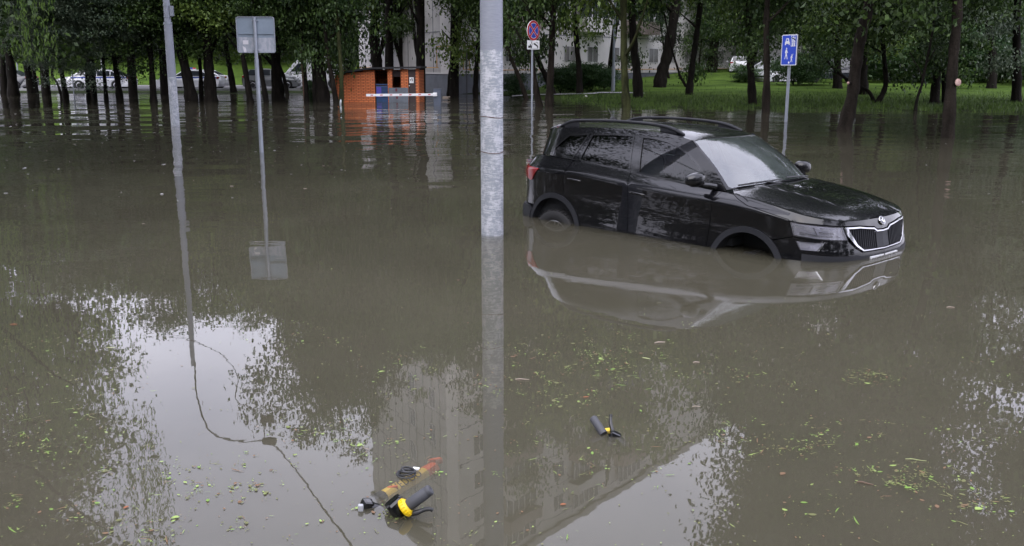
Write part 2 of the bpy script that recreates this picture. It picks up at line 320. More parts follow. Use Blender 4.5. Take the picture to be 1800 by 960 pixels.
def car_paint():
    m = bpy.data.materials.new('car_paint'); m.use_nodes = True; nt = m.node_tree; b = nt.nodes['Principled BSDF']
    b.inputs['Base Color'].default_value = (.0025, .0025, .0035, 1); b.inputs['Roughness'].default_value = .35
    b.inputs['Coat Weight'].default_value = 1; b.inputs['Coat Roughness'].default_value = .015; b.inputs['Specular IOR Level'].default_value = .08
    t = node(nt, 'ShaderNodeTexCoord'); g = node(nt, 'ShaderNodeNewGeometry')
    v = node(nt, 'ShaderNodeTexVoronoi', i_Scale=42.0); v.inputs['Randomness'].default_value = 1; nt.links.new(t.outputs['Object'], v.inputs['Vector'])
    mr = node(nt, 'ShaderNodeMapRange'); mr.inputs[1].default_value = .0; mr.inputs[2].default_value = .20; mr.inputs[3].default_value = 1; mr.inputs[4].default_value = 0
    nt.links.new(v.outputs['Distance'], mr.inputs[0])
    s = node(nt, 'ShaderNodeSeparateXYZ'); nt.links.new(g.outputs['Normal'], s.inputs[0])
    up = node(nt, 'ShaderNodeMapRange'); up.inputs[1].default_value = .2; up.inputs[2].default_value = .7; nt.links.new(s.outputs['Z'], up.inputs[0])
    ml = node(nt, 'ShaderNodeMath', operation='MULTIPLY'); nt.links.new(mr.outputs[0], ml.inputs[0]); nt.links.new(up.outputs[0], ml.inputs[1])
    bp = node(nt, 'ShaderNodeBump', i_Distance=.0004, i_Strength=.7); nt.links.new(ml.outputs[0], bp.inputs['Height']); nt.links.new(bp.outputs[0], b.inputs['Coat Normal'])
    M['car_paint'] = m
car_paint()
def glass_mat(name, tint, keep, fog=0, fc=(.62, .72, .70)):
    """car glass: fresnel reflection over a tinted see-through pane"""
    m = bpy.data.materials.new(name); m.use_nodes = True; nt = m.node_tree; nt.nodes.clear(); out = node(nt, 'ShaderNodeOutputMaterial')
    tr = node(nt, 'ShaderNodeBsdfTransparent'); tr.inputs[0].default_value = (*tint, 1)
    if fog:   # pale haze painted in to brighten the pane like reflected sky
        df = node(nt, 'ShaderNodeBsdfDiffuse'); df.inputs[0].default_value = (*fc, 1); ms = node(nt, 'ShaderNodeMixShader')
        tcf = node(nt, 'ShaderNodeTexCoord'); nf = node(nt, 'ShaderNodeTexNoise', i_Scale=3.0, i_Detail=3.0); nt.links.new(tcf.outputs['Object'], nf.inputs['Vector'])
        mf = node(nt, 'ShaderNodeMath', operation='MULTIPLY'); mf.inputs[1].default_value = fog*2; nt.links.new(nf.outputs['Fac'], mf.inputs[0]); nt.links.new(mf.outputs[0], ms.inputs[0])
        nt.links.new(tr.outputs[0], ms.inputs[1]); nt.links.new(df.outputs[0], ms.inputs[2]); tr = ms
    gl = node(nt, 'ShaderNodeBsdfGlossy'); gl.inputs['Roughness'].default_value = .01
    fr = node(nt, 'ShaderNodeFresnel'); fr.inputs[0].default_value = keep
    mx2 = node(nt, 'ShaderNodeMixShader'); nt.links.new(fr.outputs[0], mx2.inputs[0]); nt.links.new(tr.outputs[0], mx2.inputs[1]); nt.links.new(gl.outputs[0], mx2.inputs[2]); nt.links.new(mx2.outputs[0], out.inputs[0])
    M[name] = m
glass_mat('glass_tinted', (.03, .033, .036), 1.65); glass_mat('glass_clear', (.30, .38, .36), 1.65); glass_mat('glass_screen', (.60, .74, .70), 2.7, .07); glass_mat('lens', (.85, .85, .9), 1.8, .16, (.78, .78, .88))
# ---------------- car surface functions
def crom(pts,n=24):
    P=np.array(pts,float);P=np.vstack([2*P[0]-P[1],P,2*P[-1]-P[-2]]);o=[]
    for i in range(1,len(P)-2):
        for t in np.linspace(0,1,n,endpoint=False):
            a,b,c,d=P[i-1:i+3]
            o.append(.5*((2*b)+(c-a)*t+(2*a-5*b+4*c-d)*t*t+(3*b-a-3*c+d)*t**3))
    o.append(P[-2]);return np.array(o)
def lerp(x,tab):
    return float(np.interp(x,[a for a,_ in tab],[b for _,b in tab]))
def smooth(tab):
    c=crom(tab,12);xs=c[:,0];ys=c[:,1]
    return lambda x:float(np.interp(x,xs,ys))
PLAN=crom([(-2.17,0),(-2.16,.25),(-2.13,.48),(-2.04,.69),(-1.88,.82),(-1.6,.895),(-1.32,.915),(-.6,.915),(.1,.915),(.9,.918),(1.32,.92),(1.62,.902),(1.84,.848),(2.0,.745),(2.11,.575),(2.165,.33),(2.185,0)])
_d=np.r_[0,np.cumsum(np.linalg.norm(np.diff(PLAN,axis=0),axis=1))]
SMAX=_d[-1]
def plan(s):
    s=min(max(s,0),SMAX);e=.01
    p=np.array([np.interp(s,_d,PLAN[:,0]),np.interp(s,_d,PLAN[:,1])])
    a=min(s+e,SMAX);b=max(s-e,0)
    q=np.array([np.interp(a,_d,PLAN[:,0])-np.interp(b,_d,PLAN[:,0]),np.interp(a,_d,PLAN[:,1])-np.interp(b,_d,PLAN[:,1])])
    q/=np.linalg.norm(q)
    return p,np.array([-q[1],q[0]])   # outward normal 
_ix=np.arange(len(PLAN))
def s_of_x(x): return float(np.interp(x,PLAN[:,0],_d))
# crease height, belt (top ring) height by s through x
ZC=smooth([(-2.2,1.0),(-1.9,1.02),(-1.3,1.03),(-.9,1.035),(-.25,.995),(.4,.965),(.85,.958),(1.3,.925),(1.7,.87),(2.0,.83),(2.2,.80)])
ZB=smooth([(-2.2,1.13),(-2.0,1.16),(-1.7,1.20),(-1.3,1.185),(-.9,1.17),(-.25,1.125),(.3,1.08),(.7,1.05),(.95,1.04),(1.2,1.02),(1.5,.975),(1.8,.92),(2.0,.89),(2.1,.875),(2.2,.865)])
DT=smooth([(-2.2,.10),(-1.95,.115),(-1.5,.115),(-.9,.11),(0,.105),(.7,.105),(1.0,.10),(1.4,.085),(1.8,.07),(2.0,.07),(2.2,.07)])
SIDE=[(.2,.07),(.28,.03),(.36,.012),(.48,.0),(.54,.004),(.62,.009),(.75,.013),(.88,.008),(1.0,0)]   # by z relative to crease=1.0
FRONT=[(.15,.10),(.25,.05),(.36,.02),(.5,.0),(.62,.0),(.7,.008),(.78,.02),(1.0,.045)]
REAR=[(.15,.08),(.3,.03),(.42,.0),(.56,.0),(.60,.03),(.8,.035),(1.0,.05)]
SIDEf,FRONTf,REARf=smooth(SIDE),smooth(FRONT),smooth(REAR)
def sst(a,b,x):
    t=min(max((x-a)/(b-a),0),1);return t*t*(3-2*t)
def ring(s,z):
    p,n=plan(s);x=p[0]
    zc,zb,dt=ZC(x),ZB(x),DT(x)
    wf=sst(1.7,2.05,x);wr=sst(-1.85,-2.1,x) if x<0 else 0
    wr=sst(1.85,2.1,-x)
    zz=z if z<.5 else .5+(z-.5)*(.5/(zc-.5))
    zz=min(zz,1.0)
    dS,dF,dR=SIDEf(zz),FRONTf(zz),REARf(zz)
    d=dS*(1-wf-wr)+dF*wf+dR*wr
    if z>zc:
        v=min((z-zc)/(zb-zc),1.0)
        d=d+(dt-d)*(v**1.15)
    q=p+n*(-d)
    return np.array([q[0],q[1],z])
def top(s):
    p,_=plan(s);return ring(s,ZB(p[0]))
_S=np.linspace(0,SMAX,400);_T=np.array([top(s) for s in _S])
def top_at_x(x):   # y,z of top ring
    return float(np.interp(x,_T[:,0],_T[:,1])),float(np.interp(x,_T[:,0],_T[:,2]))
TUM=.50
def Yg(x,z):
    y,zb=top_at_x(min(max(x,-2.0),1.2))
    h=z-zb
    y=y-.02-.36*h-.35*h*h
    # plan taper to the rear end
    if x<-1.3: y-=.10*((-1.3-x)/.6)**2
    if x>.2: y-=.03*((x-.2)/.7)**2
    return y
ZR=smooth([(-1.95,1.46),(-1.8,1.485),(-1.5,1.515),(-1.0,1.545),(-.5,1.553),(0,1.535),(.3,1.495),(.5,1.45)])   # roof side line
ZRC=smooth([(-1.95,1.50),(-1.7,1.545),(-1.2,1.588),(-.6,1.603),(-.1,1.597),(.2,1.57),(.4,1.535),(.6,1.47)])
def Zroof(x,y):
    zr=ZR(x);ys=Yg(x,zr);t=min(abs(y)/ys,1.0)
    return ZRC(x)-(ZRC(x)-zr)*t**3.2
A0=(.90,1.055);A1=(.30,1.495)   # A pillar line x,z
def shield(a,b):   # a -1..1, b 0..1
    x=A0[0]+(A1[0]-A0[0])*b;z=A0[1]+(A1[1]-A0[1])*b+.03*4*b*(1-b)*.6
    x+=.04*4*b*(1-b)*.6
    w=Yg(x,z)
    k=1-abs(a)**2.2
    px=x+(.20-.06*b)*k;pz=z+(.055+.0*b)*k
    if b>.8: 
        q=(b-.8)/.2;pz=pz*(1-q)+Zroof(px,a*w)*q
    return np.array([px,a*w,pz])
D0=(-1.97,1.165);D1=(-1.80,1.485)
def rearglass(a,b):
    x=D0[0]+(D1[0]-D0[0])*b;z=D0[1]+(D1[1]-D0[1])*b
    w=Yg(x,z)
    k=1-abs(a)**3
    px=x-.11*k;pz=z+.04*k*b-.03*k*(1-b)
    return np.array([px,a*w,pz])
ZH=smooth([(.8,1.115),(1.1,1.11),(1.3,1.088),(1.6,1.04),(1.85,.98),(2.0,.93),(2.08,.893),(2.12,.87)])
def Zhood(x,y):
    yb,zb=top_at_x(min(x,2.105));yb=max(yb,.02)
    t=min(abs(y)/yb,1.0)
    zc=max(ZH(x),zb)
    z=zc-(zc-zb)*t**3
    # bonnet ridges
    r=.012*np.exp(-((abs(y)-(.50-.22*(x-1.0)))/.035)**2)*sst(.9,1.2,x)*(1-sst(1.7,2.0,x))
    return z+r
# ================================================================ ground, water, road
def tbl(x, T): return float(np.interp(x, [a for a, _ in T], [b for _, b in T]))
SHORE = [(-400, 66), (0, 66), (300, 65), (560, 66), (780, 66), (850, 62), (905, 58), (960, 50), (1030, 48), (1060, 43.5), (1100, 42), (1250, 40.5), (1800, 39), (2600, 38)]
def shore(X, Y): return tbl(900+FOC*X/max(Y, 8), SHORE)
def land_z(X, Y):
    if Y < 8: return -.6
    px = 900+FOC*X/Y; d = Y-tbl(px, SHORE); w = .16*math.sin(X*1.7+math.sin(X*.6)*2)+.12*math.sin(X*5.1)+.35*math.sin(X*.37+1)
    d += w*3 if px > 1000 else w
    if d < 0: return max(-.6, d*.05)
    L = sst_(900, 1050, px)
    right = .020*d if d < 36 else .72+min(6, (d-36)*.05)
    left = min(.10, d*.02) if d < 20 else .10+min(9.0, (d-20)*.24)
    return left*(1-L)+right*L
def sst_(a, b, x):
    t = min(max((x-a)/(b-a), 0), 1); return t*t*(3-2*t)
g = MB()
ys = list(np.arange(-60, 30, 15))+list(np.arange(30, 130, .8))+list(np.arange(130, 420, 12))
rs_ = np.linspace(-1, 1, 260)
vv = []
for y in ys:
    hw = 60+max(y, 0)*1.0
    for r in rs_: vv.append((r*hw, y, land_z(r*hw, y)))
n = len(rs_); g.add(vv, [(i*n+j, i*n+j+1, (i+1)*n+j+1, (i+1)*n+j) for i in range(len(ys)-1) for j in range(n-1)], 0, True)
tag(g.build('ground', M['grass'], fix=False), kind='structure')
far = MB(); far.add([(-1200, -900, -1.2), (1200, -900, -1.2), (1200, 1200, -1.2), (-1200, 1200, -1.2)], [(0, 1, 2, 3)])
tag(far.build('terrain', M['grass'], fix=False), kind='structure')
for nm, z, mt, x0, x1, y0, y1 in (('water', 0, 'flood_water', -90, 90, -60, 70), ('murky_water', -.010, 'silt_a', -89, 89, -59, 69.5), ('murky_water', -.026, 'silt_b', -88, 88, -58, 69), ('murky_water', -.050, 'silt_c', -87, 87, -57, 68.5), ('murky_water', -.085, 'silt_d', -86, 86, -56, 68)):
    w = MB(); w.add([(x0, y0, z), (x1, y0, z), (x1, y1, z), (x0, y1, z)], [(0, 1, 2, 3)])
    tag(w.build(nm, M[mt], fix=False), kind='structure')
def strip_(name, pts, wid, m, dz, kind='structure'):
    s = MB(); V = []
    for (x, y) in pts:
        V.append((x, y-wid/2, land_z(x, y)+dz)); V.append((x, y+wid/2, land_z(x, y)+dz+.02))
    s.add(V, [(2*i, 2*i+2, 2*i+3, 2*i+1) for i in range(len(pts)-1)], 0, True)
    o = s.build(name, m, fix=False); tag(o, kind=kind); return o
strip_('road', [(x, 76.5) for x in np.arange(-60, 0, 2.0)], 13, M['asphalt'], .03)
k = MB()
for y in (69.8, 83.2):
    for x in np.arange(-60, -2, 1.0): k.box((x+.5, y, land_z(x, 76)+.07), (.985, .18, .16))
tag(k.build('kerb', M['kerb_stone']), kind='structure')
strip_('path', [(float(at(px, 158, 56)[0]), 58+(px-900)*-.012) for px in np.arange(900, 1140, 12)], 1.3, M['kerb_stone'], .05)

# blades of grass along the soaked edge of the lawn
gr_ = np.random.default_rng(5); V = []; F = []
for i in range(26000):
    px = gr_.uniform(985, 1860); d = abs(gr_.normal())*7+.05
    Y = 30+0; s0 = tbl(px, SHORE); Y = s0+d-1.2; X = (px-900)/FOC*Y
    z = land_z(X, Y)
    if z < -.10: continue
    if d < 3 and math.sin(X*2.3)+math.sin(X*5.7+1) < gr_.uniform(-1.6, .9): continue
    h_ = gr_.uniform(.06, .20); a = gr_.uniform(0, 6.28); w_ = .012+.01*gr_.random(); k0 = len(V); lx, ly = gr_.normal()*.05, gr_.normal()*.05
    V += [(X-w_*math.cos(a), Y-w_*math.sin(a), z-.02), (X+w_*math.cos(a), Y+w_*math.sin(a), z-.02), (X+lx, Y+ly, z+h_)]; F.append((k0, k0+1, k0+2))
me = bpy.data.meshes.new('grass_blades'); me.from_pydata(V, [], F); me.materials.append(M['leaf_grass'])
o = bpy.data.objects.new('grass_blades', me); C.objects.link(o); tag(o, 'grass blades along the soaked lawn edge', 'grass', kind='stuff')
# ================================================================ the flooded car
def in_poly(x, y, P):
    c = False; n = len(P); j = n-1
    for i in range(n):
        xi, yi = P[i]; xj, yj = P[j]
        if (yi > y) != (yj > y) and x < (xj-xi)*(y-yi)/(yj-yi)+xi: c = not c
        j = i
    return c
def resample(P, h):
    o = []
    for i in range(len(P)):
        a = np.array(P[i]); b = np.array(P[(i+1) % len(P)]); n = max(1, int(math.ceil(np.linalg.norm(b-a)/h)))
        for k in range(n): o.append(tuple(a+(b-a)*k/n))
    return o
def area2(P): return sum(P[i][0]*P[(i+1) % len(P)][1]-P[(i+1) % len(P)][0]*P[i][1] for i in range(len(P)))
def inset(P, d):
    if area2(P) < 0: P = P[::-1]
    n = len(P); o = []
    for i in range(n):
        a, b, c = np.array(P[i-1]), np.array(P[i]), np.array(P[(i+1) % n])
        u = b-a; v = c-b; u = u/(np.linalg.norm(u)+1e-9); v = v/(np.linalg.norm(v)+1e-9)
        nu = np.array([-u[1], u[0]]); nv = np.array([-v[1], v[0]]); m = nu+nv; L = np.linalg.norm(m)
        if L < .3: o.append(tuple(b+nu*d)); continue
        m /= L; o.append(tuple(b+m*d/max(.5, m@nu)))
    return o
def segdist(p, P):
    P = np.array(P); A = P; B = np.roll(P, -1, axis=0); d = B-A
    t = np.clip(((p-A)*d).sum(1)/((d*d).sum(1)+1e-12), 0, 1)
    return np.sqrt((((A+d*t[:, None])-p)**2).sum(1).min())
def patch(mb, fn, poly, holes=(), h=.035, gap=.003, flange=.02, sgn=1, off=0.0, hole_gap=0.0, rows=None, mi=0):
    """surface patch over a 2-D polygon lifted by fn(u,v)->(x,y,z); its edges turn inwards by `flange`"""
    P = resample(inset(poly, gap) if gap else (poly if area2(poly) > 0 else poly[::-1]), h)
    H = [resample(inset(q, -hole_gap)[::-1] if hole_gap else (q if area2(q) < 0 else q[::-1]), h) for q in holes]
    V = list(P); E = [(i, (i+1) % len(P)) for i in range(len(P))]; loops = [(0, len(P))]
    for q in H:
        k = len(V); V += q; E += [(k+i, k+(i+1) % len(q)) for i in range(len(q))]; loops.append((k, len(q)))
    arr = np.array(P); u0, v0 = arr.min(0); u1, v1 = arr.max(0)
    us = np.arange(math.floor(u0/h)*h, u1+h, h); vs = np.arange(math.floor(v0/h)*h, v1+h, h)
    if rows: 
        vs = np.array([v for v in vs if min(abs(v-r) for r in rows) > h*.45]+list(rows))
    for u in us:
        for v in vs:
            if not in_poly(u, v, P) or any(in_poly(u, v, q) for q in H): continue
            p = np.array([u, v])
            if segdist(p, P) < h*.5 or any(segdist(p, q) < h*.5 for q in H): continue
            V.append((u, v))
    res = geometry.delaunay_2d_cdt([Vector(v) for v in V], E, [], 0, 1e-6, True)
    vo, fo = res[0], res[2]
    fin = []
    for f in fo:
        cx = sum(vo[i][0] for i in f)/len(f); cy = sum(vo[i][1] for i in f)/len(f)
        if in_poly(cx, cy, P) and not any(in_poly(cx, cy, q) for q in H): fin.append(list(f))
    def lift(u, v):
        e = .006
        p = np.array(fn(u, v)); a = np.array(fn(u+e, v))-np.array(fn(u-e, v)); b = np.array(fn(u, v+e))-np.array(fn(u, v-e))
        n = np.cross(a, b); L = np.linalg.norm(n); n = n/L if L > 1e-12 else np.array([0, 0, 1.])
        return p, n*sgn
    pts = [lift(v[0], v[1]) for v in vo]
    q = [p+n*off for p, n in pts]; N = [n for p, n in pts]
    k = len(mb.v)
    if sgn < 0: fin = [f[::-1] for f in fin]
    mb.add(q, fin, mi, True); mb.N = getattr(mb, 'N', {})
    for i, n in enumerate(N): mb.N[k+i] = n
    if flange:
        for a0, cnt in loops:
            A = [lift(*V[a0+i]) for i in range(cnt)]
            k = len(mb.v)
            top_ = [p+n*off for p, n in A]; bot = [p+n*(off-flange) for p, n in A]
            F = [(i, (i+1) % cnt, cnt+(i+1) % cnt, cnt+i) for i in range(cnt)]
            if sgn > 0: F = [f[::-1] for f in F]
            mb.add(top_+bot, F, mi, False)
    return mb
def build_patch(mb, name, mats, parent=None, both=True, mirror=False):
    """both: also add the mirror image (other flank) to the same mesh; mirror: only the mirror image"""
    Vv = list(mb.v); Ff = [list(f) for f in mb.f]; mm = list(mb.m); ss = list(mb.sm); NN = dict(getattr(mb, 'N', {}))
    def mir():
        return [(x, -y, z) for x, y, z in mb.v], [f[::-1] for f in mb.f], {i: np.array([n[0], -n[1], n[2]]) for i, n in getattr(mb, 'N', {}).items()}
    if mirror: Vv, Ff, NN = mir()
    elif both:
        a, b, c = mir(); k = len(Vv); Vv += a; Ff += [[i+k for i in f] for f in b]; mm += mm; ss += ss
        for i, n in c.items(): NN[i+k] = n
    me = bpy.data.meshes.new(name); me.from_pydata(Vv, [], Ff)
    for m in (mats if isinstance(mats, (list, tuple)) else [mats]): me.materials.append(m)
    me.polygons.foreach_set('material_index', mm); me.polygons.foreach_set('use_smooth', ss)
    if NN:
        ln = []
        for p in me.polygons:
            for vi in p.vertices:
                ln.append(tuple(NN[vi]) if (p.use_smooth and vi in NN) else tuple(p.normal))
        me.normals_split_custom_set(ln)
    me.update(); o = bpy.data.objects.new(name, me); C.objects.link(o)
    if parent: o.parent = parent
    return o

# ring domain (s, w): w = z/zc below the crease, 1+(z-zc) above it
def xs(s): return float(np.interp(s, _d, PLAN[:, 0]))
def w2z(s, w):
    zc = ZC(xs(s)); return w*zc if w <= 1 else zc+(w-1)
def z2w(s, z):
    zc = ZC(xs(s)); return z/zc if z <= zc else 1+z-zc
def Rs(s, w):          # right flank is y<0
    p = ring(s, w2z(s, w)); return (p[0], -p[1], p[2])
def sw(P): return [(s, z2w(s, z)) for s, z in P]
def wtop(s): return 1+ZB(xs(s))-ZC(xs(s))
def topline(s0, s1, n=24): return [(s, wtop(s)) for s in np.linspace(s0, s1, n)]
SX = s_of_x
def arc(cx, cz, r, a0, a1, n=18, sq=1.0):
    o = []
    for a in np.linspace(a0, a1, n):
        x = cx+r*math.cos(rad(a)); z = cz+r*sq*math.sin(rad(a)); o.append((SX(x), z))
    return o
RCX, FCX, ACZ = -1.335, 1.262, .345
RR_R, RR_F = .430, .405
def car_frame(o):
    yaw, p, r = rad(-47.571), rad(.734), rad(-.383)
    cy, sy = math.cos(yaw), math.sin(yaw); cp, sp = math.cos(p), math.sin(p); cr_, sr = math.cos(r), math.sin(r)
    Rz = Matrix(((cy, -sy, 0), (sy, cy, 0), (0, 0, 1))); Ry = Matrix(((cp, 0, sp), (0, 1, 0), (-sp, 0, cp))); Rx = Matrix(((1, 0, 0), (0, cr_, -sr), (0, sr, cr_)))
    o.matrix_world = Matrix.Translation((2.03833, 10.40583, -.4918)) @ (Rz@Ry@Rx).to_4x4()
suv = empty('flooded_car', (0, 0, 0), 'black SUV standing in flood water up to its wheel arches, chrome edged grille facing right', 'car')
car_frame(suv)
PAINT = M['car_paint']
# --- gap lines
gR = [(1.674, 1.154), (1.622, .969), (1.632, .80)]
gB = [(2.53, None), (2.575, 1.0), (2.60, .47), (2.60, .30)]
gF = [(3.70, None), (3.664, .971), (3.632, .618), (3.62, .30)]
archR = arc(RCX, ACZ, RR_R, -8, 188, 26, 1.02); archF = arc(FCX, ACZ, RR_F, -8, 188, 26, .99)
hoodgap = [(3.846, 1.03), (3.936, .993), (4.052, .955), (4.289, .915), (4.494, .878)]
head = [(4.511, .855), (5.026, .822), (5.081, .704), (4.548, .732)]
# rear quarter (s from the rear corner to the rear door)
sq0 = 1.10
q = topline(1.674+.0, sq0, 12)[::-1]        # rear -> front along the belt
poly = [(sq0, z2w(sq0, .60))]+[(sq0, z2w(sq0, .93)), (sq0, wtop(sq0))]+q[1:]+sw([(1.622, .969), (1.632, .80)])+sw(arc(RCX, ACZ, RR_R, 47, 160, 16, 1.02))
qb = MB(); patch(qb, Rs, poly, rows=[1.0])
# sill below the doors + bit behind the rear arch are under water but close the body
fender = sw([(3.664, .971), (3.632, .618), (3.625, .46)])+sw(arc(FCX, ACZ, RR_F, 165, 52, 16, .99))+sw([(4.548, .722), (4.50, .86)])+sw(hoodgap[::-1])+[(3.75, wtop(3.75)), (3.70, wtop(3.70))]
fbm = MB(); patch(fbm, Rs, fender, rows=[1.0])
for k in (False, True): build_patch(qb, 'quarter_panel', PAINT, suv, both=False, mirror=k); build_patch(fbm, 'front_wing', PAINT, suv, both=False, mirror=k)
door_r = sw([(1.674, 1.154), (1.622, .969), (1.632, .80)])+sw(arc(RCX, ACZ, RR_R, 47, 4, 8, 1.02))+sw([(1.95, .30), (2.60, .30), (2.60, .47), (2.575, 1.0)])+topline(2.53, 1.69, 14)
door_f = sw([(2.575, 1.0), (2.60, .47), (2.60, .30), (3.62, .30), (3.632, .618), (3.664, .971)])+topline(3.70, 2.53, 18)
for nm, pl in (('rear_door', door_r), ('front_door', door_f)):
    b = MB(); patch(b, Rs, pl, rows=[1.0])
    for k in (False, True):
        d = build_patch(b, 'door', PAINT, suv, both=False, mirror=k)
        hs, hz = ((1.79, .978) if nm == 'rear_door' else (2.705, .925))
        hb = MB(); c0 = np.array(ring(hs, hz)); sg = 1 if k else -1
        P0 = [(c0[0]+dx, sg*(c0[1]+dy), c0[2]+dz) for dx, dy, dz in ((-.100, -.006, .006), (-.085, .008, .004), (-.04, .013, .001), (.04, .013, -.003), (.085, .008, -.006), (.100, -.006, -.008))]
        hb.tube(P0, [.010, .013, .014, .014, .013, .010], 10)
        hb.build('door_handle', M['car_paint'], d)
# front bumper with fog lamp, from fender to the centre line
fog = [(4.572, .687), (4.832, .683), (4.775, .607), (4.620, .606)]
inlet = [(4.80, .585), (5.18, .575), (5.30, .52), (5.3, .47), (4.86, .47)]
gril = [(5.055, .800), (5.19, .640), (5.28, .600), (SMAX, .590), (SMAX, .742), (5.53, .748), (5.49, .772), (5.25, .800)]
bump = sw(arc(FCX, ACZ, RR_F, 51, -5, 12, .99))+sw([(SX(1.70), .22), (4.9, .17), (SMAX, .17), (SMAX, .572), (5.26, .580), (5.165, .625), (5.07, .705)])+sw([(5.075, .700), (4.55, .722)])
b = MB(); patch(b, Rs, bump, holes=[sw(fog)], rows=None, gap=.002)
fb = build_patch(b, 'front_bumper', PAINT, suv)
b = MB(); patch(b, Rs, sw([(4.64, .575), (5.2, .56), (5.27, .545), (SMAX, .545), (SMAX, .17), (4.9, .17), (4.66, .22)]), gap=0, off=.004, flange=.004)
build_patch(b, 'lower_grille_trim', M['trim_plastic'], suv)
# number plate
pl = MB()
def PW(y, z, t): 
    p = ring(5.42, z); return (2.178+t, y, z)
pl.prism([(-.26, .42), (.26, .42), (.26, .530), (-.26, .530)], PW, .0, .012)
plate = pl.build('number_plate', M['sign_white'], suv)
for y0, w_, sh in ((-.215, .045, 0), (-.150, .045, 1), (-.088, .045, 2), (-.026, .045, 0), (.045, .05, 1), (.105, .05, 2), (.185, .03, 0), (.225, .03, 1)):
    pc = MB(); zt = .514 if y0 < .15 else .519; hw = w_/2
    if sh == 1: pc.prism([(y0-hw, .45), (y0-hw+.008, .45), (y0-hw+.008, zt-.03), (y0+hw-.008, zt-.03), (y0+hw-.008, .45), (y0+hw, .45), (y0+hw, zt), (y0+hw-.008, zt), (y0+hw-.008, zt-.022), (y0-hw+.008, zt-.022), (y0-hw+.008, zt), (y0-hw, zt)], PW, .0125, .0135)
    else: pc.prism([(y0-hw, .45), (y0-hw+.008, .45), (y0-hw+.008, zt-.009), (y0+hw-.008, zt-.009), (y0+hw-.008, .45), (y0+hw, .45), (y0+hw, zt), (y0-hw, zt)], PW, .0125, .0135)
    pc.build('plate_character', M['sign_black'], plate)
# grille: dark recess, slats, sensor panel, chrome surround
b = MB(); patch(b, Rs, sw(gril), gap=0, off=-.035, flange=0)
build_patch(b, 'grille', M['gloss_black'], suv)
for sg in (1, -1):
    g = MB()
    for k in range(13):
        s = 5.10+k*.0325
        zt = float(np.interp(s, [5.055, 5.25, 5.49, 5.53, 5.62], [.80, .80, .772, .748, .742]))-.006
        zb = float(np.interp(s, [5.055, 5.19, 5.28, 5.62], [.80, .640, .600, .590]))+.006
        if zt-zb < .02: continue
        pts = []
        for z in np.linspace(zb, zt, 7):
            p0, n0 = plan(s); r_ = ring(s, z); pts.append((r_, n0))
        L = []
        for (r_, n0) in pts:
            tdir = np.array([-n0[1], n0[0]])
            a = np.array([r_[0], r_[1]])
            f1 = a-n0*.004; b1 = a-n0*.033
            for q_, tt in ((f1-tdir*.0035, 0), (f1+tdir*.0035, 0), (b1+tdir*.007, 0), (b1-tdir*.007, 0)): L.append((q_[0], -sg*q_[1], r_[2]))
        F = []
        for i in range(len(pts)-1):
            for j in range(4): F.append((i*4+j, i*4+(j+1) % 4, i*4+4+(j+1) % 4, i*4+4+j))
        g.add(L, F)
    g.build('grille_slats', M['trim_plastic'], suv)
b = MB(); patch(b, Rs, sw([(5.525, .60), (SMAX, .598), (SMAX, .735), (5.525, .742)]), gap=0, off=-.006, flange=.02)
build_patch(b, 'sensor_panel', M['trim_plastic'], suv)
b = MB()
outer = [(5.026, .820), (5.045, .820), (5.25, .813), (5.485, .786), (5.535, .759), (SMAX, .754)]
inner = [(SMAX, .742), (5.53, .746), (5.478, .773), (5.25, .800), (5.09, .803)]
patch(b, Rs, sw(outer+inner+[(5.205, .650), (5.285, .601), (SMAX, .592), (SMAX, .583), (5.275, .591), (5.185, .640), (5.085, .735)]), gap=0, off=.006, flange=.016, h=.03)
build_patch(b, 'grille_surround', M['chrome'], suv)
# headlamps
def lampset(poly, nm, bars):
    for k in (False, True):
        b = MB(); patch(b, Rs, sw(poly), gap=.003, off=-.001, flange=.012)
        h = build_patch(b, nm, M['lens'], suv, both=False, mirror=k)
        b = MB(); patch(b, Rs, sw(poly), gap=.001, off=-.035, flange=0)
        build_patch(b, 'lamp_housing', M['headlight_house'], h, both=False, mirror=k)
        for P, mt in bars:
            b = MB(); patch(b, Rs, sw(P), gap=0, off=-.018, flange=.012, h=.03)
            build_patch(b, 'reflector', M[mt], h, both=False, mirror=k)
        b = MB(); n = len(poly)
        big = inset(sw(poly), -.006)
        patch(b, Rs, big, holes=[inset(sw(poly), .004)], gap=0, off=-.006, flange=0, h=.05)
        build_patch(b, 'seal', M['sign_black'], h, both=False, mirror=k)
lampset(head, 'headlight', [([(4.545, .822), (4.65, .808), (4.68, .785), (4.56, .805)], 'headlight_white'), ([(4.64, .822), (4.70, .820), (4.745, .775), (4.69, .775)], 'headlight_white'),
    ([(4.80, .815), (4.88, .812), (4.90, .790), (4.81, .792)], 'headlight_white'), ([(4.78, .782), (4.93, .775), (4.94, .758), (4.79, .765)], 'seat_grey'), ([(4.72, .815), (4.735, .815), (4.775, .745), (4.76, .745)], 'seat_grey'), ([(4.60, .765), (4.98, .745), (5.02, .73), (4.60, .745)], 'seat_grey')])
lampset(fog, 'fog_lamp', [([(4.60, .670), (4.72, .668), (4.68, .628), (4.62, .628)], 'headlight_white')])
b = MB(); patch(b, Rs, sw([(4.832, .690), (4.845, .690), (4.785, .602), (4.77, .602)]), gap=0, off=.006, flange=.01, h=.03)
for k in (False, True): build_patch(b, 'fog_lamp_trim', M['chrome'], suv, both=False, mirror=k)
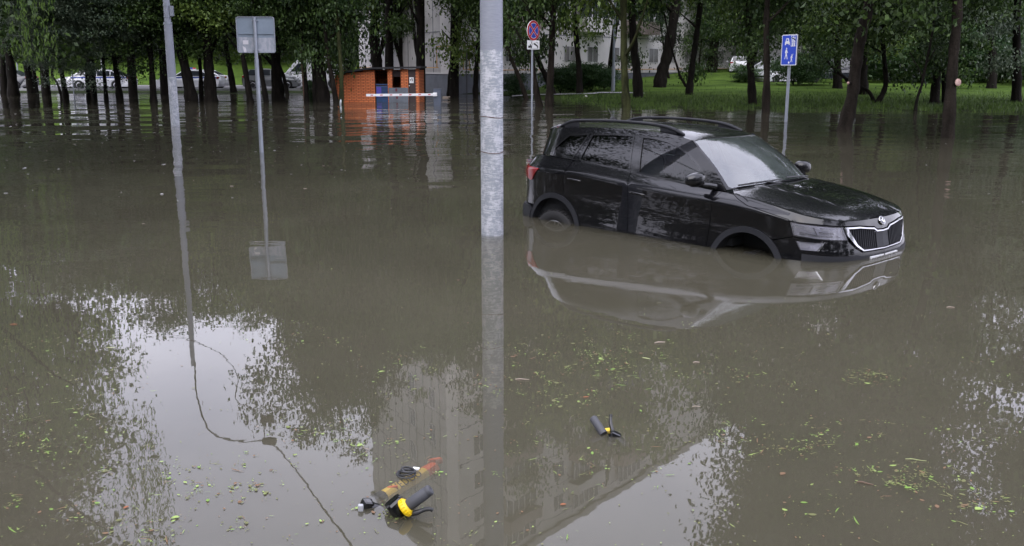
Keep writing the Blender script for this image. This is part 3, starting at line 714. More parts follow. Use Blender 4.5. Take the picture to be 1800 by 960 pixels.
# bonnet: flank strip above the shut line + crowned top
strip = sw(hoodgap+[(4.50, .866), (4.75, .851), (5.026, .832), (5.25, .825), (5.495, .798), (5.545, .770), (SMAX, .765)])+[(s, wtop(s)) for s in list(np.linspace(SMAX, 3.86, 46))]
hb_ = MB(); patch(hb_, Rs, strip, rows=[1.0], gap=.002, flange=.015)
bt = [(_t[0], -_t[1]) for _t in (top(s) for s in np.linspace(3.846, SMAX, 60))]
cowl = []
for a in np.linspace(0, 1, 14):
    p = shield(a*.97, 0); cowl.append((p[0]+.045, -p[1]))
cowl[-1] = (cowl[-1][0], cowl[-1][1])
tp = cowl+[(SXx, SYy) for SXx, SYy in bt]
tp = [p for i, p in enumerate(tp) if i == 0 or np.linalg.norm(np.array(p)-np.array(tp[i-1])) > .004]
def Hd(x, y): return (x, y, Zhood(x, y))
patch(hb_, Hd, tp, gap=0, flange=0, h=.035)
build_patch(hb_, 'bonnet', PAINT, suv)
# scuttle between bonnet and screen
b = MB()
n_ = 16
A_ = [shield(a, -.03) for a in np.linspace(-1, 1, n_)]; B_ = [(shield(a, 0)[0]+.06, shield(a, 0)[1], Zhood(min(shield(a, 0)[0]+.06, 2.0), shield(a, 0)[1])-.012) for a in np.linspace(-1, 1, n_)]
b.add([(p[0], p[1], p[2]-.012) for p in A_]+list(B_), [(i, i+1, n_+i+1, n_+i) for i in range(n_-1)], 0, True)
b.build('scuttle', M['trim_plastic'], suv)
# --- greenhouse flank
def Gs(x, z): return (x, -Yg(x, z), z)
def beltz(x): return top_at_x(x)[1]
xsb = np.linspace(D0[0], A0[0], 26)
ghull = [(x, beltz(x)) for x in xsb]+[(A0[0]+(A1[0]-A0[0])*t+.096*t*(1-t), A0[1]+(A1[1]-A0[1])*t+.072*t*(1-t)) for t in np.linspace(.1, 1, 12)]+[(x, ZR(x)) for x in np.linspace(A1[0]-.05, D1[0], 26)]
qwin = [(-1.330, 1.440), (-1.055, 1.462), (-1.175, 1.195), (-1.25, 1.200), (-1.500, 1.262), (-1.505, 1.285)]
rwin = [(-.985, 1.466), (-.70, 1.482), (-.425, 1.486), (-.325, 1.135), (-1.02, 1.182), (-1.055, 1.20)]
fwin = [(-.295, 1.482), (-.1, 1.474), (.06, 1.450), (.20, 1.410), (.36, 1.345), (.50, 1.258), (.635, 1.150), (.655, 1.098), (.62, 1.078), (.322, 1.086), (-.190, 1.126)]
b = MB(); patch(b, Gs, ghull, holes=[qwin, rwin, fwin], gap=0, flange=.02, h=.035)
build_patch(b, 'window_surround', PAINT, suv)
b = MB()     # glossy black pillar trim and thin rubber rims
patch(b, Gs, [(-.40, 1.500), (-.315, 1.497), (-.205, 1.115), (-.305, 1.120)], gap=0, off=.004, flange=.004)
for wdw in (qwin, rwin, fwin):
    patch(b, Gs, inset(wdw, -.014), holes=[inset(wdw, .006)], gap=0, off=.005, flange=.006, h=.04)
build_patch(b, 'window_trim', M['gloss_black'], suv)
for wdw, mt in ((qwin, 'glass_tinted'), (rwin, 'glass_tinted'), (fwin, 'glass_clear')):
    b = MB(); patch(b, Gs, wdw, gap=0, off=-.006, flange=0, h=.04)
    for k in (False, True): build_patch(b, 'side_window', M[mt], suv, both=False, mirror=k)
# --- windscreen: full frame with a hole, glass in it
def Ws(a, b_): 
    p = shield(-a, b_); return (p[0], p[1], p[2])
wsx = .905
def Wsc(u, v): return Ws(u/.7, v/.7)     # roughly isotropic
fr_ = [(-.7, 0), (.7, 0), (.7, .7), (-.7, .7)]
ho_ = [(-.672, .012), (.672, .012), (.682, .672), (-.682, .672)]
def rnd(P, r=.03):
    o = []
    for i in range(len(P)):
        a, b, c = np.array(P[i-1]), np.array(P[i]), np.array(P[(i+1) % len(P)])
        u = (a-b)/np.linalg.norm(a-b); v = (c-b)/np.linalg.norm(c-b)
        o += [tuple(b+u*r), tuple(b+(u+v)*r*.3), tuple(b+v*r)]
    return o
ho_ = rnd(ho_)
t1 = np.cross(np.array(Wsc(.01, .3))-np.array(Wsc(-.01, .3)), np.array(Wsc(0, .31))-np.array(Wsc(0, .29)))
sg_ = 1 if t1[0] > 0 else -1
b = MB(); patch(b, Wsc, fr_, holes=[ho_], gap=0, flange=.012, h=.04, sgn=sg_)
build_patch(b, 'windscreen_frame', PAINT, suv, both=False)
b = MB(); patch(b, Wsc, ho_, gap=0, off=-.005, flange=0, h=.05, sgn=sg_)
build_patch(b, 'windscreen', M['glass_screen'], suv, both=False)
# --- rear window panel
def Rg(u, v):
    p = rearglass(u/.6, v/.34); return tuple(p)
t1 = np.cross(np.array(Rg(.01, .1))-np.array(Rg(-.01, .1)), np.array(Rg(0, .11))-np.array(Rg(0, .09)))
sr_ = 1 if t1[0] < 0 else -1
b = MB(); patch(b, Rg, [(-.6, 0), (.6, 0), (.6, .34), (-.6, .34)], holes=[[(-.5, .05), (.5, .05), (.46, .28), (-.46, .28)]], gap=0, sgn=sr_, h=.05)
build_patch(b, 'tailgate_frame', PAINT, suv, both=False)
b = MB(); patch(b, Rg, [(-.5, .05), (.5, .05), (.46, .28), (-.46, .28)], gap=0, off=-.005, flange=0, sgn=sr_, h=.06)
build_patch(b, 'rear_window', M['glass_tinted'], suv, both=False)
# tail: from the centre line round to the quarter panel
tail = [(.80, 1.06), (.92, 1.055), (1.205, 1.045), (1.13, .985), (1.062, .905), (1.02, .90), (.93, .93), (.80, .94)]
tg = [(0, z2w(0, .62)), (sq0, z2w(sq0, .62))]+[(sq0, z2w(sq0, .9)), (sq0, wtop(sq0))]+topline(sq0, 0, 20)[1:]
tcl = [(s, min(z2w(s, z), wtop(s)-.01)) for s, z in tail if s < sq0-.01]
b = MB(); patch(b, Rs, tg, rows=[1.0], gap=.001)
build_patch(b, 'tailgate', PAINT, suv)
for k in (False, True):
    b = MB(); patch(b, Rs, sw(tail), gap=0, off=.012, flange=.02, h=.03)
    build_patch(b, 'tail_light', M['lamp_red'], suv, both=False, mirror=k)
b = MB(); patch(b, Rs, sw([(0, .20), (.9, .2), (SX(-1.72), .22), (SX(-1.76), .45), (SX(-1.74), .55), (1.0, .60), (.9, .605), (0, .62)]), gap=0, off=.02, flange=.03)
build_patch(b, 'rear_bumper', M['trim_plastic'], suv)
# roof
rp = [(x, -Yg(x, ZR(x))) for x in np.linspace(D1[0], A1[0], 30)]
fr2 = [tuple(np.array(shield(a, 1.0))[:2]) for a in np.linspace(1, -1, 24)]
fr2 = [(x, y) for x, y in fr2][::-1] if fr2[0][1] > 0 else fr2
bk = [tuple(np.array(rearglass(a, 1.0))[:2]) for a in np.linspace(1, -1, 16)]
rpoly = rp+[p for p in fr2[1:-1]]+[(x, -y) for x, y in rp[::-1]]+[p for p in bk[1:-1]]
def Rf(x, y): return (x, y, Zroof(x, y))
b = MB(); patch(b, Rf, rpoly, gap=0, flange=.01, h=.05)
build_patch(b, 'roof', PAINT, suv, both=False)
sp = MB()      # rear spoiler lip
n_ = 14
L1 = [rearglass(a, 1.0) for a in np.linspace(-1, 1, n_)]
sp.add([(p[0]+.03, p[1]*.97, Zroof(p[0]+.03, p[1]*.97)+.004) for p in L1]+[(p[0]-.07, p[1]*.93, p[2]-.012) for p in L1]+[(p[0]-.03, p[1]*.93, p[2]-.05) for p in L1],
       [(i, i+1, n_+i+1, n_+i) for i in range(n_-1)]+[(n_+i, n_+i+1, 2*n_+i+1, 2*n_+i) for i in range(n_-1)], 0, True)
sp.build('spoiler', PAINT, suv)
# roof rails
for sg in (1, -1):
    r_ = MB(); prof = [(-1.62, .004, .012), (-1.52, .028, .018), (-1.38, .058, .019), (-1.1, .062, .017), (-.6, .060, .017), (-.2, .054, .018), (-.02, .040, .021), (.10, .018, .02), (.17, .004, .012)]
    P0 = []; Rr = []
    for x, hgt, rr in [tuple(crom(prof, 5)[i]) for i in range(0, len(crom(prof, 5)))]:
        y = (Yg(x, ZR(x))-.055); P0.append((x, sg*y, Zroof(x, y)+hgt)); Rr.append(rr)
    r_.tube(P0, Rr, 10)
    for x0, x1 in ((-1.50, -1.32), (-.12, .06)):      # feet
        y = Yg(x0, ZR(x0))-.055; y1 = Yg(x1, ZR(x1))-.055
        for t in np.linspace(0, 1, 6):
            x = x0+(x1-x0)*t; yy = y+(y1-y)*t; zt = Zroof(x, yy)
            r_.box((x, sg*yy, zt+.022), (.04, .022, .05))
    r_.build('roof_rail', M['trim_plastic'], suv)
an = MB(); zr = Zroof(-1.25, 0)
an.add([(-1.33, 0, zr-.01), (-1.17, -.025, zr-.01), (-1.17, .025, zr-.01), (-1.33, -.025, zr-.01), (-1.33, .025, zr-.01), (-1.31, 0, zr+.055), (-1.27, 0, zr+.05)],
       [(3, 1, 6, 5), (2, 4, 5, 6), (1, 2, 6), (4, 3, 5)])
an.tube([(-1.29, 0, zr+.04), (-1.36, 0, zr+.14)], .004, 6); an.build('aerial', M['gloss_black'], suv)
# arches, wheel wells and wheels
for cx, R0, dz in ((RCX, RR_R, 1.02), (FCX, RR_F, .99)):
    for k in (False, True):
        ao = arc(cx, ACZ, R0+.012, -14, 194, 30, dz); ai = arc(cx, ACZ, R0-.045, -14, 194, 30, dz)
        b = MB(); patch(b, Rs, [(s, max(z2w(s, z), .2)) for s, z in ao]+[(s, max(z2w(s, z), .2)) for s, z in ai[::-1]], gap=0, off=.014, flange=.05, h=.03)
        build_patch(b, 'wheel_arch', M['trim_plastic'], suv, both=False, mirror=k)
    for sg in (1, -1):
        w = MB(); n = 28; A_ = [rad(a) for a in np.linspace(-25, 205, n)]
        V_ = [(cx+math.cos(a)*(R0-.03), sg*y, ACZ+math.sin(a)*(R0-.03)*dz) for y in (.88, .55) for a in A_]
        w.add(V_, [(i, i+1, n+i+1, n+i) for i in range(n-1)]+[tuple(range(n, 2*n))], 0, True)
        w.build('wheel_well', M['interior'], suv)
def wheel(cx, cz, sg, steer=0):
    R = Matrix.Rotation(steer, 3, 'Z'); o = Vector((cx, sg*.80, cz)); ax = R@Vector((0, sg, 0))
    t = MB(); pr = [(-.10, .215), (-.108, .25), (-.105, .31), (-.09, .333), (-.05, .340), (-.015, .340), (-.012, .330), (.012, .330), (.015, .340), (.05, .340), (.09, .333), (.105, .31), (.112, .27), (.106, .235), (.095, .215)]
    t.lathe(pr, o, ax, 40)
    a1 = ax.orthogonal().normalized(); b1 = ax.cross(a1)
    for k in range(40):
        w_ = 2*math.pi*k/40
        for h0 in (-.07, .075):
            c = o+ax*h0+(a1*math.cos(w_)+b1*math.sin(w_))*.338
            fr = Matrix((ax, (b1*math.cos(w_)-a1*math.sin(w_)), (a1*math.cos(w_)+b1*math.sin(w_)))).transposed()
            t.box(c, (.045, .03, .012), fr)
    wh = t.build('wheel', M['rubber'], suv)
    r_ = MB(); r_.lathe([(.03, .215), (.075, .212), (.10, .218), (.104, .212), (.09, .2), (.04, .19), (.035, .05)], o, ax, 36)
    for k in range(5):
        w_ = 2*math.pi*k/5
        for dd in (-.16, .16):
            e = (a1*math.cos(w_+dd)+b1*math.sin(w_+dd)); r_.tube([o+ax*.06+e*.03, o+ax*.075+e*.12, o+ax*.088+e*.205], [.02, .014, .016], 8)
    r_.lathe([(.03, .06), (.08, .055), (.085, 0)], o, ax, 20); r_.build('rim', M['rim_alloy'], wh)
for sg in (1, -1):
    wheel(-1.32, .262, sg); wheel(1.30, .165, sg, rad(-3))
# mirrors
for sg in (1, -1):
    m = MB(); bm = bmesh.new(); bmesh.ops.create_icosphere(bm, subdivisions=4, radius=1)
    k0 = []
    for v in bm.verts:
        x, y, z = v.co
        f = lambda q, e: math.copysign(abs(q)**e, q)
        x2, y2, z2 = f(x, .8), f(y, .75), f(z, .8)
        X = .078*x2*(1-.18*y2); Y = .125*y2; Z = .075*z2*(1-.10*y2)
        if x < 0: X *= .65
        if z < 0: Z *= .85
        Z += .018*y2*-.3
        k0.append((.70+X-.03*abs(y2), sg*(.985+Y), 1.150+Z))
    m.add(k0, [[v.index for v in f.verts] for f in bm.faces], 0, True); bm.free()
    mo = m.build('wing_mirror', M['car_paint'], suv)
    a = MB(); a.tube([(.80, sg*.80, 1.075), (.76, sg*.86, 1.09), (.71, sg*.93, 1.10), (.69, sg*1.05, 1.102)], [.035, .03, .028, .018], 10); a.build('mirror_arm', M['gloss_black'], mo)
    a = MB(); k1 = [(.648-.002, sg*(.985+.112*math.cos(t)), 1.152+.062*math.sin(t)) for t in np.linspace(0, 2*math.pi, 20, endpoint=False)]
    a.add(k1, [tuple(range(20))]); a.build('mirror_glass', M['window_dark'], mo)
# wipers
for pts in ([(0.02, -.66), (-.30, .0)], [(.60, -.60)] if 0 else [(.72, .05), (.02, .60)]):
    pass
def wip(a0, b0, a1, b1):
    w = MB(); P0 = []
    for t in np.linspace(0, 1, 12):
        p = shield(a0+(a1-a0)*t, b0+(b1-b0)*t); P0.append((p[0]+.014, p[1], p[2]+.018))
    w.tube(P0, .009, 6); p = shield(a0, -.04); w.tube([(p[0]+.03, p[1], p[2]+.005), P0[5]], .011, 6); w.build('wiper', M['black_plastic'], suv)
wip(-.15, .015, -.86, .02); wip(.72, .02, -.02, .035)
# badge on the bonnet lip
bc = Vector((2.128, 0, .836)); bn = Vector((.86, 0, .51)).normalized(); bu = Vector((0, 1, 0)); bv = bn.cross(bu)
bdg = MB(); bdg.lathe([(0, .042), (.006, .042), (.008, .040)], bc-bn*.002, bn, 32)
bo = bdg.build('bonnet_badge', M['gloss_black'], suv)
rg = MB(); rg.lathe([(.004, .037), (.010, .038), (.012, .041), (.010, .044), (.002, .046)], bc, bn, 36)
wing = [(-.022, -.010), (.004, -.012), (.004, -.026), (.024, -.026), (.024, -.010), (.016, .000), (.028, .012), (.018, .024), (.010, .014), (.000, .026), (-.008, .018), (-.002, .006), (-.020, .006)]
rg.prism(wing, lambda u, v, t: bc+bu*u+bv*(-v)+bn*t, .008, .011); rg.build('badge_emblem', M['chrome'], bo)
# cabin: floor shell, dashboard, seats, steering wheel
inn = MB()
for (c, d_) in (((-.5, 0, .55), (3.0, 1.5, .08)),): inn.box(c, d_)
inn.box((.86, 0, .95), (.36, 1.36, .16), Matrix.Rotation(rad(8), 3, 'Y'), bev=.05)
inn.box((-.4, -.74, .78), (2.6, .05, .5)); inn.box((-.4, .74, .78), (2.6, .05, .5)); inn.box((-1.75, 0, .8), (.05, 1.4, .5))
inn.build('cabin_trim', M['interior'], suv)
for x0, y0 in ((-.12, .37), (-.12, -.37), (-.95, .40), (-.95, -.40), (-.95, 0)):
    s_ = MB(); s_.box((x0+.05, y0, .68), (.5, .46, .16), bev=.05); s_.box((x0-.26, y0, .98), (.14, .44, .56), Matrix.Rotation(rad(-14), 3, 'Y'), bev=.05)
    s_.box((x0-.37, y0, 1.31), (.10, .26, .17), Matrix.Rotation(rad(-10), 3, 'Y'), bev=.04); s_.tube([(x0-.34, y0-.06, 1.2), (x0-.36, y0-.06, 1.3)], .008, 6); s_.tube([(x0-.34, y0+.06, 1.2), (x0-.36, y0+.06, 1.3)], .008, 6)
    s_.build('seat', M['seat_grey'], suv)
st_ = MB(); c = Vector((.50, .37, 1.02)); ax = Vector((-.9, 0, .42)).normalized(); a = ax.orthogonal().normalized(); bb = ax.cross(a)
st_.tube([c+(a*math.cos(t)+bb*math.sin(t))*.185 for t in np.linspace(0, 2*math.pi, 30)], .016, 8); st_.tube([c, c-ax*.25], .03, 8)
for t in (0, 2.1, 4.2): st_.tube([c, c+(a*math.cos(t)+bb*math.sin(t))*.18], .014, 6)
st_.build('steering_wheel', M['interior'], suv)
# ================================================================ trees
rng = np.random.default_rng(7)
def crown_mesh(name, seed, mats, R=(3.0, 3.0, 4.2), nclump=70, per=210, leaf=.13, csz=.62, droop=0.0, strand=False):
    """unit: metres, crown centre at the origin; leaf clumps scattered through the volume"""
    r = np.random.default_rng(seed)
    d = r.normal(size=(nclump, 3)); d /= np.linalg.norm(d, axis=1)[:, None]
    rad_ = r.uniform(.25, 1.0, nclump)**.55
    lob = 1+.22*np.sin(d[:, 0]*3+seed)+.18*np.cos(d[:, 1]*4+seed*2)+.12*np.sin(d[:, 2]*5)
    cc = d*(rad_*lob)[:, None]*np.array(R)
    low = cc[:, 2] < 0; cc[low, 2] *= .92
    P = []; 
    for c in cc:
        k = int(per*r.uniform(.55, 1.45)); s = csz*r.uniform(.6, 1.35)
        q = r.normal(size=(k, 3))*np.array([s, s, s*.42])
        q[:, 2] -= droop*(q[:, 0]**2+q[:, 1]**2)
        if strand:
            st = r.integers(0, 14, k); an = st*2.4; q = np.stack([np.cos(an)*s*.9*(.3+st/20), np.sin(an)*s*.9*(.3+st/20), -r.uniform(0, 1.9, k)], 1)+r.normal(size=(k, 3))*.035
        P.append(c+q)
    P = np.concatenate(P); n = len(P)
    L = leaf*r.uniform(.6, 1.35, n); W = L*(.24 if strand else .62)
    nrm = r.normal(size=(n, 3))+np.array([0, 0, .9]); nrm /= np.linalg.norm(nrm, axis=1)[:, None]
    t = r.normal(size=(n, 3)); 
    if strand: t = t*.3+np.array([0, 0, -1.]); 
    a = np.cross(nrm, t); a /= np.linalg.norm(a, axis=1)[:, None]+1e-9; b = np.cross(a, nrm)
    if strand: b = t/np.linalg.norm(t, axis=1)[:, None]; a = np.cross(b, nrm); a /= np.linalg.norm(a, axis=1)[:, None]+1e-9
    fold = nrm*(L*.12)[:, None]
    v = np.stack([P-b*(L/2)[:, None], P+a*(W/2)[:, None]+fold, P+b*(L/2)[:, None], P-a*(W/2)[:, None]+fold], 1).reshape(-1, 3)
    me = bpy.data.meshes.new(name); me.vertices.add(4*n); me.vertices.foreach_set('co', v.astype(np.float32).ravel())
    me.loops.add(4*n); me.loops.foreach_set('vertex_index', np.arange(4*n, dtype=np.int32))
    me.polygons.add(n); me.polygons.foreach_set('loop_start', np.arange(0, 4*n, 4, dtype=np.int32)); me.polygons.foreach_set('loop_total', np.full(n, 4, dtype=np.int32))
    me.materials.append(mats); me.update(); me.validate()
    return me
CM = {
 'dark': [crown_mesh('crown_dark', s, M['leaf_dark'], nclump=120, per=215, leaf=.15, csz=.52) for s in (1, 2, 3)],
 'maple': [crown_mesh('crown_maple', s, M['leaf_maple'], nclump=85, per=170, leaf=.17, csz=.6, droop=.12) for s in (4, 5)],
 'blue': [crown_mesh('crown_blue', s, M['leaf_blue'], nclump=120, per=190, leaf=.12, csz=.42) for s in (6, 7)],
 'willow': [crown_mesh('crown_willow', s, M['leaf_willow'], nclump=100, per=480, leaf=.10, strand=True) for s in (8,)],
 'open': [crown_mesh('crown_open', s, M['leaf_dark'], nclump=60, per=240, leaf=.12, csz=.5) for s in (9, 10)],
 'big': [crown_mesh('crown_big', s, M['leaf_dark'], nclump=400, per=190, leaf=.11, csz=.46) for s in (13, 14)],
 'bush': [crown_mesh('crown_bush', s, M['leaf_hedge'], R=(1, 1, 1), nclump=60, per=120, leaf=.10, csz=.26) for s in (11, 12)],
}
BARK = {'k': 'bark', 'b': 'bark_brown', 'm': 'bark_moss'}
def limb(mb, p0, d0, L, r0, r1, n=7, bend=.25, rg=None):
    rg = rg or rng
    p = Vector(p0); d = Vector(d0).normalized(); P = [p.copy()]; R = [r0]
    for i in range(n):
        d = (d+Vector(rg.normal(size=3))*bend*.3+Vector((0, 0, .05))).normalized(); p = p+d*(L/n); P.append(p.copy()); R.append(r0+(r1-r0)*(i+1)/n)
    mb.tube(P, R, 7, cap=False); return P
TREES = []
def tree(px, py, w, up, bark='k', kind='dark', cz=None, cr=1.0, h=11, label='', stub=None, extra=(), name='tree', crown=True, D=None, lb0=.38, group='trees standing in and beyond the flood'):
    """px,py: foot of the trunk in the photograph, w: width there; up: further points of the trunk"""
    zb = 0.0
    if D is None:
        b0 = ground(px, py)
        for _ in range(12):
            zb = max(land_z(b0[0], b0[1]), -.35); zz = max(zb, 0); b0 = ground(px, py, zz)
        Y = b0[1]
    else: Y = D; b0 = at(px, py, Y); zb = b0[2]
    pts = [Vector(b0)]
    for (ux, uy) in up: pts.append(Vector(at(ux, uy, Y)))
    r0 = w/2*Y/FOC*1.02
    base = Vector((b0[0], b0[1], min(land_z(b0[0], b0[1]), b0[2])))
    t = empty(name, base, label, 'tree', group)
    d = (pts[-1]-pts[-2]).normalized() if len(pts) > 1 else Vector((0, 0, 1)); d.x *= .6; d = Vector((d.x, rng.normal()*.05, abs(d.z))).normalized()
    k = pts[-1]; hh = max(h-k.z, 1)
    for i in range(5):
        d = (d+Vector((rng.normal()*.07, rng.normal()*.07, .08))).normalized(); k = k+d*hh/5; pts.append(k.copy())
    n = len(pts); zs = [p.z for p in pts]
    P = [Vector(p)-base for p in pts]
    if base.z < P[0].z+base.z-.02: P = [Vector((P[0].x, P[0].y, 0))]+P
    R = []
    for p in P:
        f = min(max((p.z+base.z-b0[2])/h, 0), 1); R.append(r0*(1-.72*f)*(1.28 if p.z+base.z-b0[2] < .05 else 1))
    C_ = crom([tuple(p) for p in P], 4)
    zz = np.array([p.z for p in P]); Rr = np.interp(C_[:, 2], zz, R)
    mb = MB(); mb.tube([tuple(c) for c in C_], [float(x)*(1+.10*math.sin(i*2.1+px)) for i, x in enumerate(Rr)], 12, cap=False)
    nb = 7
    for i in range(nb):      # limbs into the crown
        f = lb0+(.94-lb0)*i/nb; c = C_[int(f*(len(C_)-1))]; an = rng.uniform(0, 6.28)
        limb(mb, tuple(c), (math.cos(an), math.sin(an), rng.uniform(.5, 1.0)), rng.uniform(1.5, 2.8)*cr, float(Rr[int(f*(len(C_)-1))])*.55, .02)
    for e in extra:          # forks given by photograph points
        E_ = [Vector(at(ex, ey, Y))-base for ex, ey in e[1:]]; dd = (E_[-1]-E_[-2]).normalized(); E_ += [E_[-1]+dd*1.2, E_[-1]+dd*2.6+Vector((0, 0, .5))]
        rr = e[0]/2*Y/FOC; mb.tube([tuple(q) for q in crom([tuple(q) for q in E_], 4)], [rr*(1-.5*i/(4*len(E_)-3)) for i in range(4*(len(E_)-1)+1)], 8, cap=False)
    tr = mb.build('trunk', M[BARK[bark]], t)
    if stub:
        s = MB(); p = Vector(at(stub[0], stub[1], Y-r0*1.0))-base; ax = Vector((stub[3], -1, .1)).normalized(); rr = stub[2]*Y/FOC
        s.tube([p-ax*.25, p], [rr*1.1, rr], 16); q = s.build('branch_stub', [M[BARK[bark]]], t)
        s = MB(); s.lathe([(0, rr*.98), (.012, rr*.94), (.014, 0)], p, ax, 20); s.build('cut_face', M['cut_wood'], q)
    if crown:
        top_ = C_[-1]
        zc0 = cz if cz is not None else 2.6
        ch = (h+1.2-zc0)/2; mesh = CM[kind][int(rng.integers(0, len(CM[kind])))]
        o = bpy.data.objects.new('crown', mesh); C.objects.link(o); o.parent = t
        mid = C_[int(len(C_)*.62)]
        o.location = (mid[0], mid[1]-(2.6 if kind == 'blue' and px < 300 else 0), zc0+ch-base.z); o.rotation_euler = (0, 0, rng.uniform(0, 6.28))
        s_ = cr; o.scale = (s_*.95, s_*.95, ch/4.2)
    TREES.append((t, px)); return t
L_ = 'trees on the left standing in the flood'; R_ = 'trees on and along the right hand lawn'; Cn = 'trees round the brick shelter and the grey building'
# left
tree(8, 165, 11, [(5, 95)], kind='dark', h=11, cr=1.0, cz=3.0, label='dark trunk at the far left edge of the flood, in front of the dark car', group=L_)
tree(24, 167, 15, [(18, 110), (8, 60)], kind='willow', h=13, cr=1.2, cz=3.2, label='thick leaning trunk with light feathery drooping foliage at the left edge', group=L_)
tree(57, 164, 12, [(46, 107)], kind='dark', h=10, cr=.9, cz=2.6, label='dark leaning trunk just right of the dark car with red tail light', group=L_)
tree(64, 163, 6, [(58, 110)], kind='blue', h=8, cr=.6, cz=2.5, label='thin trunk pressed against its thicker neighbour right of the dark car', group=L_)
tree(108, 171, 4, [(101, 147), (91, 131), (95, 112)], kind='blue', h=6, cr=.5, cz=2.3, label='thin crooked sapling trunk with a kink, left of the white patrol car', group=L_)
tree(116, 174, 9, [(112, 148), (107, 118)], kind='blue', h=8, cr=.85, cz=1.9, label='straight dark trunk at the nose of the left patrol car', group=L_)
tree(156, 175, 6, [(152, 128)], kind='blue', h=7, cr=.8, cz=1.7, label='slim trunk in front of the left patrol car windscreen', group=L_)
tree(167, 176, 6, [(161, 130)], kind='blue', h=7.5, cr=.7, cz=1.9, label='slim leaning trunk in front of the left patrol car front door', group=L_)
tree(187, 176, 6, [(183, 128)], kind='blue', h=8, cr=.8, cz=1.7, label='slim trunk in front of the left patrol car rear door', group=L_)
tree(211, 177, 10, [(205, 130)], kind='blue', h=8, cr=1.0, cz=1.7, label='dark trunk in front of the left patrol car boot, under blue green leaves', group=L_)
tree(270, 178, 10, [(267, 123)], kind='dark', h=10, cr=1.0, cz=2.1, label='dark trunk alone between the two patrol cars', group=L_)
tree(337, 178, 18, [(328, 130), (317, 82), (305, 20)], kind='dark', h=11.5, cr=1.1, cz=3.4, label='stout leaning trunk just right of the tall left lamp post', group=L_)
tree(354, 176, 7, [(352, 120)], kind='dark', h=8.5, cr=.8, cz=3.0, label='slim trunk between two stout ones in front of the second patrol car', group=L_)
tree(371, 178, 19, [(368, 130), (365, 97)], kind='dark', h=11.5, cr=1.1, cz=3.1, label='stout upright trunk in front of the second patrol car rear', group=L_)
tree(411, 163, 10, [(404, 120), (399, 92)], kind='dark', h=10.5, cr=1.0, cz=3.2, extra=[(5, (397, 100), (385, 82), (376, 60))], label='forked trunk with bright grass bank on both sides', group=L_)
tree(440, 179, 10, [(434, 140), (426, 92)], kind='maple', h=11.5, cr=.9, cz=3.4, label='dark trunk immediately left of the pole of the grey sign back', group=L_)
tree(468, 179, 8, [(460, 130), (454, 92)], kind='dark', h=10.5, cr=.8, cz=3.3, label='leaning slim trunk immediately right of the pole of the grey sign back', group=L_)
tree(482, 177, 7, [(480, 130), (480, 100)], kind='dark', h=10.5, cr=.7, cz=3.2, label='slim upright trunk at the nose of the dark hatchback', group=L_)
tree(491, 176, 17, [(488, 140), (484, 95)], kind='dark', h=12.5, cr=1.1, cz=3.2, extra=[(7, (478, 112), (466, 99), (455, 92)), (5, (502, 150), (496, 128), (490, 112))], label='stout forked trunk in front of the white van', group=L_)
tree(505, 166, 6, [(499, 135), (490, 112)], kind='open', h=9, cr=.5, cz=4.2, label='thin leaning trunk in front of the van bonnet', group=L_)
tree(539, 179, 7, [(537, 140)], kind='open', h=9, cr=.5, cz=2.0, label='slim trunk with low leafy twigs just right of the rusty post', group=L_)
# centre
tree(555, 179, 8, [(552, 130), (549, 80)], kind='dark', h=14.5, cr=.9, cz=2.6, label='dark trunk midway between the rusty post and the brick shelter', group=Cn)
tree(569, 179, 18, [(563, 120), (556, 60)], kind='dark', h=17.5, cr=1.2, cz=2.8, label='stout black trunk left of the brick shelter', group=Cn)
tree(591, 180, 8, [(580, 120), (575, 85), (568, 30)], bark='b', kind='dark', h=16.5, cr=.8, cz=3.3, label='leaning grey brown trunk at the left end of the brick wall', group=Cn)
tree(600, 181, 7, [(600, 130), (595, 60), (592, 0)], bark='m', kind='dark', h=17.5, cr=.7, cz=3.5, label='slender mossy trunk standing in front of the brick wall', group=Cn)
tree(612, 160, 15, [(612, 125), (605, 60), (598, 30)], kind='dark', h=18.5, cr=1.1, cz=3.5, label='dark trunk rising directly behind the brick wall', group=Cn)
tree(663, 158, 20, [(663, 118), (658, 70)], kind='dark', h=18.5, cr=1.1, cz=3.2, extra=[(9, (664, 100), (672, 80), (678, 40))], label='thick forked trunk rising behind the shelter roof above the blue container', group=Cn)
tree(716, 158, 17, [(712, 118), (708, 60)], kind='maple', h=18.5, cr=1.1, cz=3.3, extra=[(9, (708, 118), (700, 90), (688, 48)), (6, (719, 120), (722, 70), (718, 30))], label='thick many stemmed trunk rising behind the shelter door', group=Cn)
tree(749, 161, 12, [(744, 120), (740, 75)], kind='dark', h=17.5, cr=.9, cz=3.3, extra=[(7, (742, 122), (732, 90), (728, 55))], label='forked trunk at the right corner of the brick shelter', group=Cn)
tree(791, 166, 9, [(793, 125), (801, 90), (808, 40)], kind='maple', h=16.5, cr=.9, cz=3.5, label='crooked trunk between the boom barrier and the building corner', group=Cn)
tree(836, 158, 8, [(838, 110)], kind='maple', h=13.5, cr=.95, cz=1.5, label='light green leafy tree hugging the left side of the tall near lamp post', group=Cn, D=58)
tree(925, 174, 7, [(914, 140), (899, 105), (890, 80)], bark='b', kind='dark', h=15.0, cr=.9, cz=2.8, label='slim trunk leaning left, left of the no stopping sign pole', group=Cn)
tree(948, 187, 10, [(939, 140), (935, 100)], bark='b', kind='dark', h=16.0, cr=.9, cz=3.4, label='brown trunk immediately right of the no stopping sign pole', group=Cn)
tree(965, 187, 12, [(968, 130), (971, 50)], bark='b', kind='dark', h=17.0, cr=1.0, cz=3.4, label='brown upright trunk, second to the right of the no stopping sign pole', group=Cn)
